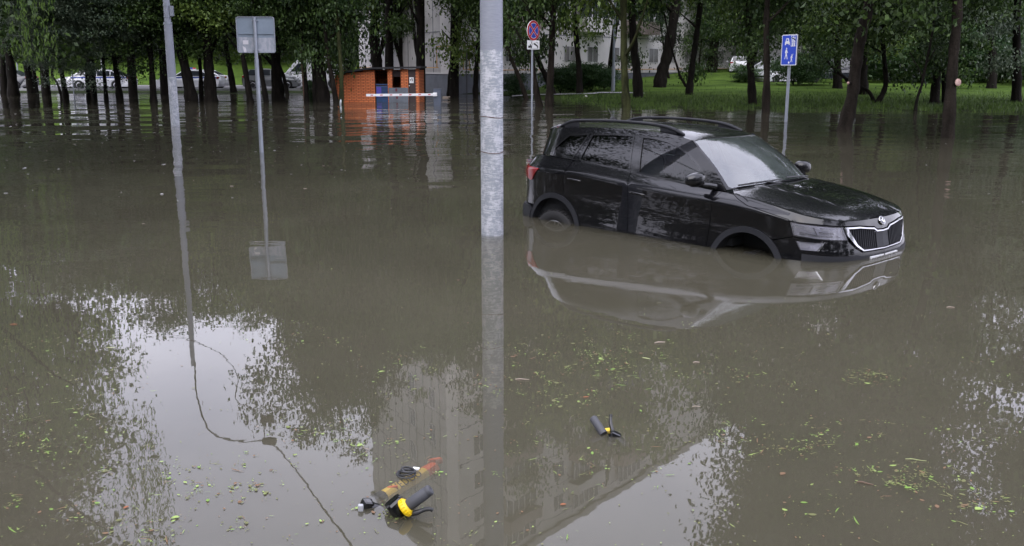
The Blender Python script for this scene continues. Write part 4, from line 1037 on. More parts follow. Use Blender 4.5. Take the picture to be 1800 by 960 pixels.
tree(973, 167, 9, [(960, 135), (946, 105)], kind='dark', h=16.0, cr=.9, cz=3.0, label='curved black trunk leaning left behind the brown pair', group=Cn)
tree(1019, 166, 10, [(1018, 120), (1015, 92)], kind='maple', h=17.0, cr=1.0, cz=2.9, label='dark trunk standing in the middle of the hedge', group=Cn)
tree(1074, 156, 10, [(1074, 110)], kind='dark', h=16.0, cr=1.0, cz=3.0, label='dark trunk hidden behind the grey steel lamp pole', group=Cn)
# right
tree(1101, 192, 13, [(1099, 150), (1097, 100)], bark='m', kind='maple', h=17.0, cr=1.15, cz=2.5, label='mossy green trunk rising from the water edge behind the car roof', group=R_)
tree(1122, 172, 15, [(1119, 120), (1114, 80)], kind='maple', h=17.0, cr=1.0, cz=3.0, label='dark trunk at the left end of the lawn', group=R_)
tree(1159, 158, 20, [(1163, 128), (1171, 105), (1180, 60)], kind='dark', h=18.0, cr=1.1, cz=2.3, label='thick trunk leaning right on the lawn', group=R_)
tree(1180, 156, 5, [(1174, 130), (1171, 115)], kind='open', h=7, cr=.6, cz=3.0, label='thin curved sapling beside the thick leaning lawn trunk', group=R_)
tree(1211, 167, 11, [(1215, 130), (1222, 80), (1226, 50)], kind='maple', h=16.0, cr=.9, cz=3.0, extra=[(5, (1206, 152), (1196, 135), (1192, 122))], label='dark trunk with a side shoot in front of the pale building end', group=R_)
tree(1228, 153, 4, [(1229, 115)], kind='open', h=8, cr=.5, cz=3.2, label='thin upright sapling in front of the pale building end', group=R_)
tree(1250, 153, 18, [(1253, 110), (1256, 60)], kind='dark', h=15, cr=1.1, cz=2.3, label='broad black trunk at the near end of the bright grass', group=R_)
tree(1288, 141, 11, [(1288, 100)], kind='dark', h=13, cr=1.0, cz=3.0, label='trunk in front of the far white hatchback', group=R_)
tree(1302, 140, 6, [(1303, 105)], kind='dark', h=11, cr=.8, cz=3.0, label='slim trunk just right of the far white hatchback', group=R_)
tree(1323, 186, 13, [(1320, 130), (1316, 50)], kind='dark', h=14, cr=1.0, cz=3.2, label='dark trunk at the water edge left of the near white hatchback', group=R_)
tree(1346, 197, 12, [(1348, 130), (1347, 40)], bark='b', kind='dark', h=14, cr=.9, cz=3.4, label='brown trunk in the water in front of the near white hatchback', group=R_)
tree(1472, 158, 14, [(1472, 120)], kind='maple', h=9, cr=1.0, cz=1.6, label='short trunk with low bright maple leaves beside the dark off roader', group=R_)
tree(1484, 229, 21, [(1498, 170), (1505, 110), (1515, 55), (1528, 0)], bark='b', kind='big', h=17, cr=1.3, cz=4.4, stub=(1491, 146, 2.4, -1.2), lb0=.6, label='tall near trunk leaning right out of the water with a cut branch on its left', group=R_)
tree(1518, 167, 15, [(1517, 130), (1519, 80)], kind='maple', h=12, cr=1.1, cz=2.2, label='stout trunk on the lawn just right of the leaning near trunk', group=R_)
tree(1541, 182, 9, [(1550, 168), (1557, 148), (1556, 125)], kind='dark', h=10, cr=.9, cz=2.2, extra=[(7, (1537, 180), (1528, 162), (1512, 152))], label='low V shaped trunk at the lawn edge', group=R_)
tree(1609, 196, 5, [(1612, 175), (1620, 150), (1623, 135)], kind='open', h=7, cr=.6, cz=2.4, label='thin crooked stem rising from the right lawn edge', group=R_)
tree(1642, 184, 14, [(1646, 140), (1652, 85)], kind='dark', h=15, cr=1.1, cz=2.4, label='black trunk left of the near trunk with the round pink cut', group=R_)
tree(1661, 184, 9, [(1660, 130), (1655, 70), (1650, 20)], kind='dark', h=15, cr=.9, cz=2.8, label='dark trunk right behind the near trunk with the round pink cut', group=R_)
tree(1666, 241, 18, [(1672, 150), (1677, 85), (1683, 0)], bark='b', kind='big', h=18, cr=1.4, cz=4.4, lb0=.6, stub=(1684, 145, 6.5, .35), label='tall near trunk in the water with a round pink cut face', group=R_)
tree(1786, 181, 14, [(1788, 120)], kind='blue', h=15, cr=1.2, cz=1.9, label='dark trunk at the far right edge of the lawn', group=R_)
tree(1742, 160, 14, [(1745, 120), (1741, 70)], kind='dark', h=15, cr=1.2, cz=2.0, label='trunk in deep shade between the pink cut trunk and the right edge', group=R_)
# low leafy fillers and shrubs
def bush(px, py, D, s, label, grp='shrubs behind the flood', kind='bush', name='shrub', z=None):
    p = at(px, py, D); zb = land_z(p[0], D) if z is None else z
    t = empty(name, (p[0], D, zb), label, 'shrub', grp)
    mb = MB()
    for i in range(5):
        a = rng.uniform(0, 6.28); limb(mb, (0, 0, 0), (math.cos(a)*.5, math.sin(a)*.5, 1), s[2]*1.1, .025, .008)
    mb.build('stem', M['bark'], t)
    o = bpy.data.objects.new('foliage', CM[kind][int(rng.integers(0, 2))]); C.objects.link(o); o.parent = t; o.location = (0, 0, s[2]*.95); o.scale = s; o.rotation_euler = (0, 0, rng.uniform(0, 6))
    return t
for px, D, s, lb in ((985, 60, (1.2, .8, .9), 'dark rounded shrub at the left end of the hedge by the building'), (1010, 60, (1.2, .8, 1.0), 'leafy shrub left of the trunk in the hedge'),
                     (1040, 60, (1.3, .8, 1.0), 'leafy shrub right of the trunk in the hedge'), (1062, 61, (1.1, .8, .8), 'lower leafy shrub at the right end of the hedge'),
                     (905, 60, (.8, .8, .7), 'small shrub under the building plinth right of the tall near lamp post')):
    bush(px, 150, D, s, lb, 'hedge shrubs along the building')
bush(1395, 140, 66, (1.5, 1.2, 1.15), 'broad green shrub with pale blossom right of the blue street sign')
bush(1428, 140, 67, (1.6, 1.2, 1.35), 'tall green shrub in front of the dark off roader')
bush(1310, 140, 72, (1.6, 1.0, .7), 'low shrub beside the far white hatchback')
bush(548, 160, 56, (.5, .6, .9), 'ragged dark shrub standing in the water in front of the van')
for px, D, s in ((1560, 72, (3.2, 1.5, 1.8)), (1620, 74, (3.2, 1.5, 2.1)), (1690, 72, (3.4, 1.5, 2.2)), (1760, 70, (3.2, 1.5, 2.4)), (1840, 66, (3.2, 1.5, 2.4))):
    bush(px, 140, D, s, {1560: 'dark bush behind the V shaped trunk', 1620: 'dark bush behind the thin crooked stem', 1690: 'dark bush behind the trunk with the pink cut', 1760: 'dark bush behind the shaded right hand trunk', 1840: 'dark bush cut off by the right edge of the view'}[px], 'dark bushes closing the right side')
# far wood: trees on the bank and beyond the lawn
far_l = {}
def far_tree(px, D, h, cr, kind, label, cz=.5, grp='tall trees at the back of the scene'):
    X = (px-900)/FOC*D*1.0; z = land_z(X, D)
    t = empty('tree', (X, D, z), label, 'tree', grp)
    mb = MB(); mb.tube([(0, 0, -.2), (.1, 0, h*.3), (.25, .1, h*.6), (.1, .2, h*.9)], [.30, .24, .16, .05], 8, cap=False)
    for i in range(6): a = rng.uniform(0, 6.28); limb(mb, (.15, 0, h*(.25+.1*i)), (math.cos(a), math.sin(a), .8), 2.4*cr, .1, .02)
    mb.build('trunk', M['bark'], t)
    o = bpy.data.objects.new('crown', CM[kind][int(rng.integers(0, len(CM[kind])))]); C.objects.link(o); o.parent = t
    ch = (h-cz)/2+.6; o.location = (0, 0, cz+ch); o.scale = (cr, cr, ch/4.2); o.rotation_euler = (0, 0, rng.uniform(0, 6.28)); return t
for px, D, h, lb in ((95, 61, 14, 'taller tree behind the thin crooked sapling at the left'), (175, 62, 13.4, 'taller tree right behind the left patrol car trunks'), (245, 60, 13.2, 'taller tree between the two patrol cars, behind the lone dark trunk'), (300, 62, 12.6, 'taller tree behind the left lamp post')):
    far_tree(px, D, h, 1.15, 'dark', lb, cz=3.6, grp='trees on the left standing in the flood')
for px, D, h, lb in ((688, 60, 17.6, 'tall tree between the shelter and the building wall, left one'), (742, 58, 17.8, 'tall tree between the shelter door and the building wall'), (800, 59, 18.4, 'tall tree right at the building corner')):
    far_tree(px, D, h, 1.0, 'dark', lb, cz=5.4, grp='trees round the brick shelter and the grey building')
GL = 'tall tree on the grass bank beyond the road, part of its back row'
for i, px in enumerate(range(-260, 640, 62)):
    far_tree(px+rng.uniform(-12, 12), 98+rng.uniform(-4, 6), 12+rng.uniform(-1, 2), 2.0, 'dark', GL, cz=.9, grp='tree row along the top of the grass bank')
for i, px in enumerate(range(-220, 640, 86)):
    far_tree(px+rng.uniform(-12, 12), 112+rng.uniform(-4, 6), 13, 2.6, 'dark', GL, cz=.2, grp='tree row along the top of the grass bank')
GR = 'tall dark tree closing the view beyond the right hand lawn'
for i, px in enumerate(range(1270, 2080, 52)):
    far_tree(px+rng.uniform(-12, 12), (96 if px < 1500 else 78)+rng.uniform(-4, 6), 15+rng.uniform(-1, 3), 1.9, 'dark', GR, cz=(2.6 if px < 1500 else .3), grp='tree row closing the right side')
for i, px in enumerate(range(1240, 2080, 90)):
    far_tree(px, 112, 18, 2.8, 'dark', GR, cz=.2, grp='tree row closing the right side')
# big trees beside and behind the viewpoint (they show in the water and in the car)
def side_tree(X, Y, h, cr, kind, label, cz, sz=None):
    t = empty('tree', (X, Y, -.6), label, 'tree', None)
    mb = MB(); P_ = [(0, 0, 0), (.1, 0, h*.25), (-.1, .2, h*.5), (.15, 0, h*.75), (0, 0, h*.95)]
    C_ = crom(P_, 5); mb.tube([tuple(c) for c in C_], list(np.linspace(.34, .05, len(C_))), 12, cap=False)
    for i in range(14):
        f = .3+.65*i/14; c = C_[int(f*(len(C_)-1))]; a = i*2.4; limb(mb, tuple(c), (math.cos(a), math.sin(a), .45), 3.0*cr, .10*(1.2-f), .012, bend=.5)
    mb.build('trunk', M['bark'], t)
    o = bpy.data.objects.new('crown', CM[kind][0]); C.objects.link(o); o.parent = t; ch = (h-cz)/2
    o.location = (0, 0, cz+ch+.6); o.scale = (cr, cr, (sz or ch/4.2)); o.rotation_euler = (0, 0, rng.uniform(0, 6.28)); return t
side_tree(-12.0, 17.5, 17, 1.7, 'big', 'broad tree just outside the left edge, mirrored in the lower left water', 5.0)
side_tree(-17.2, 28, 19, 1.6, 'willow', 'tall willow at the left side whose light green fronds hang into the top left corner', 4.6)
side_tree(-26.5, 46, 22, 2.0, 'dark', 'tall dense tree behind the willow at the left edge', 4)
side_tree(-14.5, 2.5, 16, 1.4, 'big', 'broad tree close on the left of the viewpoint, seen only in the car windows', 5)
side_tree(-28, 42, 21, 2.0, 'dark', 'tall dark tree left of the leaning willow', 3)
side_tree(19, 25, 17, 1.6, 'big', 'open crowned tree just outside the right edge, mirrored in the lower right water', 6)
side_tree(23, 33, 18, 1.7, 'dark', 'tall tree beyond the right edge behind the near cut trunk', 3)
side_tree(-15, 1, 13, 1.3, 'open', 'open branching tree to the left of the viewpoint, seen only in the car windows', 3)
side_tree(-21, 12, 14, 1.4, 'open', 'open branching tree outside the left edge, seen only in the car windows', 3.2)
side_tree(-9, -13, 15, 1.7, 'open', 'tree behind the viewpoint on its left, seen only in the car paint', 4)
side_tree(1.5, -19, 12, 1.5, 'open', 'tree straight behind the viewpoint, seen only in the car paint', 4)
side_tree(11, -12, 15, 1.6, 'open', 'tree behind the viewpoint on its right, seen only in the car paint', 4)
for i, (X, Y) in enumerate([(-34, -22), (-25, -27), (-16, -24), (-7, -28), (3, -30), (12, -25), (21, -28), (30, -22), (38, -12)]):  # unseen dense row, added so the car paint mirrors less bright sky
    side_tree(X, Y, 15+i % 3, 2.0, 'dark', 'one of the dense dark trees added behind the viewpoint to darken reflections in the car', 1.0)['group'] = 'dense tree row added behind the viewpoint'
for i, (X, Y) in enumerate([(-27, -14), (-30, -5), (-29, 4), (-31, 13), (-34, 22), (-40, 30)]):  # out of view, added to darken what the car's flank reflects
    side_tree(X, Y, 13+(i*2) % 5, 1.7, 'dark', 'one of the dense dark trees added outside the left edge to darken car reflections', 1.2)['group'] = 'dense trees added outside the left edge'
for i, (X, Y) in enumerate([(-40, -20), (-41, -12), (-41, -4), (-42, 4), (-43, 12), (-45, 20), (-50, 28), (-46, -24), (-37, -30), (-28, -34), (-19, -36), (-10, -35), (-1, -36), (8, -37), (17, -36), (26, -35), (35, -32), (44, -26), (50, -16), (50, -6)]):  # unseen bushes added to hide the bright horizon from the car's lower doors
    tq = empty('shrub', (X, Y, -.6), 'one of the high dense bushes added round the viewpoint to darken reflections in the car', 'shrub', 'bush belt added round the viewpoint')
    o = bpy.data.objects.new('foliage', CM['bush'][i % 2]); C.objects.link(o); o.parent = tq; o.location = (0, 0, 2.4); o.scale = (6.5, 3, 3.2+.4*(i % 3))
side_tree(22, -2, 15, 1.8, 'open', 'tree far to the right of the viewpoint, seen only in the car windscreen', 4)
# ================================================================ apartment building
def facade(name, A, B, H, label, balc):
    pass
Cc = np.array([-3.85, 64.0]); Lc = np.array([-12.6, 80.0]); Rc = Cc+np.array([17., 21.])*2.75; HB = 35.8
Bk = Rc+(Lc-Cc)*.8
bld = empty('apartment_building', (Cc[0], Cc[1], .1), 'tall grey concrete apartment building behind the trees, its corner near the tall lamp post', 'building')
def loc2(P): return (P[0]-Cc[0], P[1]-Cc[1])
w = MB(); foot = [loc2(Cc), loc2(Rc), loc2(Bk), loc2(Lc)]
w.prism(foot, lambda u, v, t: (u, v, t), 1.25, HB); w.build('wall', M['concrete'], bld)
def along(A, B, s, off, z):
    A = np.array(A); B = np.array(B); d = (B-A)/np.linalg.norm(B-A); n = np.array([d[1], -d[0]])
    p = A+d*s+n*off; q = loc2(p); return (q[0], q[1], z)
def wbox(mb, A, B, s0, s1, z0, z1, o0, o1, mi=0):
    k = [along(A, B, s, o, z) for z in (z0, z1) for s, o in ((s0, o0), (s1, o0), (s1, o1), (s0, o1))]
    mb.add(k, [(0, 1, 2, 3), (4, 7, 6, 5), (0, 4, 5, 1), (1, 5, 6, 2), (2, 6, 7, 3), (3, 7, 4, 0)], mi)
LL = float(np.linalg.norm(Lc-Cc)); LR = float(np.linalg.norm(Rc-Cc))
pln = MB(); wbox(pln, Lc, Cc, -.1, LL+.1, -.3, 1.2, -.3, .12); wbox(pln, Cc, Rc, -.1, LR, -.3, 1.2, -.3, .12); pln.build('plinth', M['plinth'], bld)
cap_ = MB(); wbox(cap_, Lc, Cc, -.1, LL+.16, 1.2, 1.28, -.1, .18); wbox(cap_, Cc, Rc, -.1, LR, 1.2, 1.28, -.1, .18); cap_.build('plinth_ledge', M['facade_white'], bld)
wf = MB(); wbox(wf, Cc, Rc, .02, LR, 1.28, HB-.2, .002, .08); wbox(wf, Lc, Cc, LL-1.9, LL+.08, 1.28, HB-.2, .002, .08); wf.build('facade_panel', M['facade_white'], bld)
jn = MB()
for s in np.arange(1.5, LL-2, 1.5): wbox(jn, Lc, Cc, s-.03, s+.03, 1.3, HB, .001, .02)
for z in np.arange(4, HB, 2.8): wbox(jn, Lc, Cc, 0, LL-1.9, z-.025, z+.025, .001, .022)
for z in np.arange(4, HB, 2.8): wbox(jn, Cc, Rc, 0, LR, z-.03, z+.03, .08, .095)
jn.build('panel_joint', M['plinth'], bld)
def window(A, B, s, z, w_, h_, off=.08, bars=False, nm='window'):
    m = MB(); wbox(m, A, B, s-w_/2, s+w_/2, z, z+h_, off-.01, off+.03); f = m.build(nm, M['window_frame'], bld)
    m = MB(); 
    for a, b in ((s-w_/2+.06, s-.03), (s+.03, s+w_/2-.06)): wbox(m, A, B, a, b, z+.06, z+h_-.06, off+.031, off+.036)
    m.build('pane', M['window_dark'], f)
    if bars:
        m = MB()
        for x in np.arange(s-w_/2+.1, s+w_/2, .16): wbox(m, A, B, x-.012, x+.012, z+.02, z+h_-.02, off+.06, off+.085)
        m.build('bars', M['facade_white'], f)
for fl in range(12):
    for s in (LL-8.5, LL-4.6):
        if fl > 1: window(Lc, Cc, s, 2.3+fl*2.8, 1.1, 1.5, .0)
for s in (3.0, 6.0, 8.6): window(Cc, Rc, s, 2.0, 1.5, 1.25, bars=True)
for k, s in enumerate(np.arange(13.0, 44, 3.1)):
    window(Cc, Rc, s, 2.0, 1.5, 1.25, bars=True)
for fl in range(1, 12):
    for s in (2.2, 12.2, 19.2, 26.2): window(Cc, Rc, s, 2.2+fl*2.8, 1.4, 1.4)
    for s in (6.6, 15.6, 22.6):
        m = MB(); wbox(m, Cc, Rc, s-2.0, s+2.0, 1.5+fl*2.8, 1.62+fl*2.8, .08, 1.15); wbox(m, Cc, Rc, s-2.0, s+2.0, 1.62+fl*2.8, 2.55+fl*2.8, 1.07, 1.15)
        wbox(m, Cc, Rc, s-2.0, s-1.92, 1.62+fl*2.8, 2.55+fl*2.8, .08, 1.07); wbox(m, Cc, Rc, s+1.92, s+2.0, 1.62+fl*2.8, 2.55+fl*2.8, .08, 1.07)
        bb_ = m.build('balcony', M['balcony_brown'] if (fl+int(s)) % 2 else M['facade_white'], bld)
        m = MB(); wbox(m, Cc, Rc, s-1.85, s+1.85, 2.6+fl*2.8, 4.1+fl*2.8, .5, .56); m.build('balcony_glazing', M['window_dark'], bb_)
        m = MB()
        for x in np.arange(s-1.85, s+1.9, .74): wbox(m, Cc, Rc, x-.04, x+.04, 2.56+fl*2.8, 4.14+fl*2.8, .56, .60)
        m.build('glazing_bar', M['window_frame'], bb_)
rf = MB(); wbox(rf, Lc, Cc, -.2, LL+.3, HB, HB+.5, -.4, .25); wbox(rf, Cc, Rc, -.2, LR, HB, HB+.5, -.4, .25); rf.build('parapet', M['concrete'], bld)
gp = MB(); zt = 2.3
gp.tube([along(Lc, Cc, 0, .22, 1.62), along(Lc, Cc, LL-2.0, .22, 1.62)], .03, 6)
gp.tube([along(Lc, Cc, LL-2.2, .22, 1.62), along(Lc, Cc, LL-2.2, .22, 3.0), along(Lc, Cc, LL+.2, .22, 3.0), along(Cc, Rc, .7, .25, 3.0), along(Cc, Rc, .7, .25, 1.5), along(Cc, Rc, 1.3, .25, 1.5)], .035, 6)
gp.tube([along(Cc, Rc, 1.3, .25, 3.0), along(Cc, Rc, 1.3, .25, 1.45), along(Cc, Rc, 2.5, .25, 1.45), along(Cc, Rc, LR-6, .25, 1.55)], .03, 6)
gp.build('gas_pipe', M['gas_pipe'], bld)

# ================================================================ brick shelter, boom barrier
Y0 = 50.2; bx = lambda px: float(at(px, 160, Y0)[0]); bz = lambda py: float(at(650, py, Y0)[2])
sh = empty('brick_shelter', (bx(660), Y0, -.1), 'orange brick waste shelter with a dark flat roof standing in the water', 'shelter')
ox = bx(660)
def sbox(mb, p0, p1, z0, z1, y0, y1, mi=0): mb.box(((bx(p0)+bx(p1))/2-ox, (y0+y1)/2, (z0+z1)/2+.1), (bx(p1)-bx(p0), y1-y0, z1-z0), mi=mi)
b = MB()
for p0, p1, t in ((589, 603, 132), (603, 610, 131.5), (610, 620, 129), (620, 639, 127), (639, 655, 124.2)): sbox(b, p0, p1, -.25, bz(t), 0, .25)
b.build('brick_wall', M['brick'], sh)
b = MB(); sbox(b, 655.05, 659.2, -.25, bz(124.2), -.02, .27); b.build('corner_pillar', M['brick'], sh)
for p0, p1, t, y0 in ((676.5, 680.5, 122, .9), (682, 690, 121.5, -.005), (705, 718, 121.5, 0.0), (731, 737, 121, 0.0)):
    b = MB(); sbox(b, p0, p1, -.25, bz(t), y0, y0+.27); b.build('pillar', M['brick'], sh)
b = MB(); sbox(b, 590, 737, -.25, bz(123), 2.6, 2.8); sbox(b, 590, 593, -.25, bz(130), .25, 2.6); sbox(b, 733, 737, -.25, bz(123), .27, 2.6); b.build('rear_wall', M['brick'], sh)
b = MB(); V = []
for y in (-.25, 3.0):
    for px, zt in ((588, 131.2), (640, 123.4), (655, 121.5), (738, 120.0), (742, 119.5)):
        V.append((bx(px)-ox, y, bz(zt)+.1)); V.append((bx(px)-ox, y, bz(zt)+.19))
F = []
for i in range(4): a = 2*i; F += [(a, a+2, a+3, a+1), (a+10, a+11, a+13, a+12), (a+1, a+3, a+13, a+11), (a, a+10, a+12, a+2)]
F += [(0, 1, 11, 10), (8, 18, 19, 9)]
b.add(V, F); b.build('roof', M['roof_dark'], sh)
b = MB(); sbox(b, 683.5, 717.8, -.25, bz(154.2), -.10, -.06); gp_ = b.build('sheet_panel', M['sheet_grey'], sh)
b = MB()
for px, py in ((697, 158), (698, 171)):
    x = bx(px)-ox; z = bz(py)+.1; b.box((x, -.104, z), (.10, .004, .16)); 
b.build('graffiti', mat('graffiti_red', (.12, .02, .03), .7), gp_)
b = MB(); sbox(b, 718.2, 730.8, -.25, bz(122), .05, .11); dr = b.build('door', M['door_brown'], sh)
b = MB(); b.lathe([(0, .03), (.05, .03), (.055, 0)], (bx(719.5)-ox, .05, bz(151)+.1), (0, -1, 0), 10); b.build('handle', M['white_paint'], dr)
b = MB(); sbox(b, 720, 727.5, bz(146.3), bz(136), .03, .045); ns = b.build('notice', M['sign_white'], dr)
b = MB(); sbox(b, 721.2, 722.6, bz(142), bz(139.2), .024, .029); sbox(b, 724.2, 725.6, bz(143), bz(138), .024, .029); sbox(b, 723, 724.2, bz(139.4), bz(138.3), .024, .029); b.build('notice_print', M['sign_black'], ns)
b = MB(); sbox(b, 690.2, 704.8, bz(135), bz(125), .35, .4); b.build('window_board', M['door_brown'], sh)
# blue waste container inside the shelter
ct = empty('waste_container', (bx(671.5), Y0+.02, -.1), 'dark blue ribbed waste container with a purple sheet on its side, inside the brick shelter', 'container')
b = MB(); W2 = (bx(683)-bx(660))/2-.02; zt = bz(149.5)+.1
b.box((0, .42, zt/2-.1), (2*W2, .8, zt+.1), bev=.03)
for i in range(4): b.box((0, .005, zt-.12-.16*i), (2*W2-.05, .03, .05), bev=.01)
b.build('bin_body', M['container_blue'], ct)
b = MB(); b.box((0, .42, zt+.02), (2*W2+.04, .86, .06), bev=.02); b.build('lid', M['container_blue'], ct)
b = MB(); b.box((-W2+.16, -.016, zt-.36), (.25, .006, .52)); b.build('purple_sheet', M['purple_sheet'], ct)
# boom barrier
gY = 45.0; g0 = ground(770, 185); gx = float(at(769, 170, gY)[0]); gz = lambda py: float(at(770, py, gY)[2])
gt = empty('boom_barrier', (gx, gY, -.45), 'white boom barrier with red dashes lowered above the water in front of the brick shelter', 'barrier')
b = MB(); zt = gz(157.5)+.45; b.box((.0, .0, zt/2), (.34, .32, zt), bev=.012); b.box((0, 0, zt+.015), (.38, .36, .03), bev=.01); cb = b.build('cabinet', M['cabinet'], gt)
b = MB(); b.box((-.10, -.20, gz(166)+.45), (.20, .10, .17), bev=.03); b.build('arm_clamp', M['white_paint'], gt)
aL = float(at(645, 167, gY)[0])-gx; zA = gz(166)+.45; zE = gz(167.2)+.45
b = MB(); b.add([(x, y, z) for x, z in ((aL, zE), (-.02, zA)) for y, z in ((-.23, z-.055), (-.17, z-.055), (-.17, z+.055), (-.23, z+.055))], [(0, 3, 2, 1), (4, 5, 6, 7), (0, 1, 5, 4), (1, 2, 6, 5), (2, 3, 7, 6), (3, 0, 4, 7)]); am = b.build('arm', M['white_paint'], gt)
b = MB()
for k in range(7):
    t = .08+k*.135; x = aL*(1-t); z = zE+(zA-zE)*t; b.add([(x-.07, -.232, z-.022), (x+.05, -.232, z-.022), (x+.07, -.232, z+.022), (x-.05, -.232, z+.022), (x-.07, -.228, z-.022), (x+.05, -.228, z-.022), (x+.07, -.228, z+.022), (x-.05, -.228, z+.022)], [(0, 1, 2, 3), (7, 6, 5, 4), (0, 4, 5, 1), (1, 5, 6, 2), (2, 6, 7, 3), (3, 7, 4, 0)])
b.build('red_dash', M['sign_red'], am)

# ================================================================ poles and signs
def pole_obj(name, loc, label, cat, grp=None): return empty(name, loc, label, cat, grp)
# near lamp post
p = ground(865.5, 412); lp = empty('lamp_post', (p[0], p[1], -.6), 'thick grey steel lamp post with peeling whitewash standing in the water in the middle', 'lamp post')
b = MB(); b.tube([(0, 0, z) for z in (-.1, .6, 2, 4, 6, 8.6)], [.118, .1175, .117, .112, .10, .085], 48); b.build('post', M['pole_paint_near'], lp)
b = MB(); 
for k, z in ((0, 1.78), (1, 1.42)): b.tube([(math.cos(a)*.119, math.sin(a)*.119, z+.6-.55+math.sin(a*2+k)*.008) for a in np.linspace(0, 6.2832, 40)], .0035, 5)
b.build('wire_tie', M['rust_post'], lp)
def lamp_head(par, h, dirx, diry, L=1.6, nm='lamp_head'):
    d = Vector((dirx, diry, 0)).normalized(); b = MB(); P = [Vector((0, 0, h-.3)), Vector((0, 0, h+.3))+d*.15, Vector((0, 0, h+.75))+d*L*.55, Vector((0, 0, h+.85))+d*L]
    b.tube([tuple(q) for q in crom([tuple(q) for q in P], 6)], .035, 8); b.build('arm', M['galvanised'], par)
    b = MB(); R = Matrix.Rotation(math.atan2(d.y, d.x), 3, 'Z'); b.box(tuple(P[-1]+d*.3), (.7, .28, .12), R, bev=.05); b.build(nm, M['galvanised'], par)
lamp_head(lp, 8.5, .7, -.7)
# far left lamp post
p = ground(308.5, 220); l2 = empty('lamp_post', (p[0], p[1], -.6), 'grey lamp post at the left with white lower part and a clamp box high up', 'lamp post')
Yp = p[1]; tp_ = Vector(at(295, 0, Yp))-Vector((p[0], p[1], -.6)); cz_ = float(at(298, 40, Yp)[2])+.6
lean = tp_.x/tp_.z*1.0
b = MB(); b.tube([(lean*0*z, 0, z) for z in (-.1, 1, 2.5, cz_-.02)], [.132, .130, .124, .118], 32); b.tube([(0, 0, z) for z in (cz_-.02, 5, 7.2, 8.3)], [.098, .092, .08, .07], 28)
b.build('post', M['pole_paint_far'], l2)
b = MB(); b.tube([(0, 0, cz_-.05), (0, 0, cz_+.01)], .126, 24); b.build('collar', M['galvanised'], l2)
b = MB(); b.box((.15, -.02, cz_+.33), (.10, .12, .30), bev=.01); b.tube([(0, 0, cz_+.15), (0, 0, cz_+.2)], .104, 20); b.tube([(0, 0, cz_+.48), (0, 0, cz_+.53)], .104, 20); b.build('clamp', M['galvanised'], l2)
# grey lamp pole on the lawn edge
p = ground(1082, 171); l3 = empty('lamp_post', (p[0], p[1]+1.5, -.1), 'plain blue grey steel lamp pole on the lawn edge beside the mossy trunk', 'lamp post')
b = MB(); b.tube([(0, 0, 0), (0, 0, 1.9)], .115, 20); b.tube([(0, 0, 1.9), (0, 0, 8)], [.075, .06], 16); b.build('post', M['galvanised'], l3); lamp_head(l3, 7.9, .5, -.9)
# cables from the left lamp post (they show mirrored in the water)
def sagline(name, P, r, label):
    b = MB(); C_ = crom(P, 8); C_ = [(x, y, z) for x, y, z in C_]; o = C_[0]
    b.tube([(x-o[0], y-o[1], z-o[2]) for x, y, z in C_], r, 6, cap=False); m = b.build(name, M['cable_black']); m.location = o; tag(m, label, 'cable'); return m
def mir(px, py, Y):     # point above the water whose mirror image is seen at px,py
    d = ray(px, py); t = Y/d[1]; return (d[0]*t, Y, -(CAMH+d[2]*t))
sagline('cable', [mir(343, 638, Yp-.3), mir(345, 690, Yp-3), mir(365, 752, Yp-6), mir(400, 772, Yp-8), mir(440, 776, Yp-10), mir(478, 776, Yp-12)], .022, 'thick cable curving from the left lamp post to the junction boxes, mirrored in the water')
sagline('cable', [mir(250, 575, Yp+3), mir(300, 592, Yp), mir(345, 600, Yp-3), mir(395, 628, Yp-6), mir(418, 665, Yp-8), mir(414, 700, Yp-9), mir(440, 718, Yp-10), mir(462, 738, Yp-11), mir(465, 776, Yp-12)], .010, 'thin overhead cable looping from the far left to the junction boxes')
sagline('cable', [mir(474, 778, Yp-12), mir(500, 800, Yp-13), mir(535, 845, Yp-15), mir(570, 898, Yp-17.5), mir(615, 955, Yp-20), mir(700, 1080, Yp-23)], .014, 'overhead cable running from the junction boxes over the water towards the viewpoint')
for px, py, lb in ((471, 740, 'small cable junction box hanging overhead, upper one in the mirror image'), (474, 776, 'larger cable junction box hanging overhead where the cables meet')):
    q = mir(px, py, Yp-12); b = MB(); b.box((0, 0, 0), (.26, .14, .12), bev=.03); m = b.build('junction_box', M['cable_black']); m.location = q; tag(m, lb, 'cable box', None)

def rounded(w, h, r=.04, n=5):
    o = []
    for cx, cy, a0 in ((w/2-r, h/2-r, 0), (-w/2+r, h/2-r, 90), (-w/2+r, -h/2+r, 180), (w/2-r, -h/2+r, 270)):
        for k in range(n+1): a = rad(a0+90*k/n); o.append((cx+r*math.cos(a), cy+r*math.sin(a)))
    return o
def sign_frame(o_, rz):
    R = Matrix.Rotation(rz, 3, 'Z')
    return lambda u, v, t, c=(0, 0, 0): tuple(Vector(c)+R@Vector((u, -t, v)))
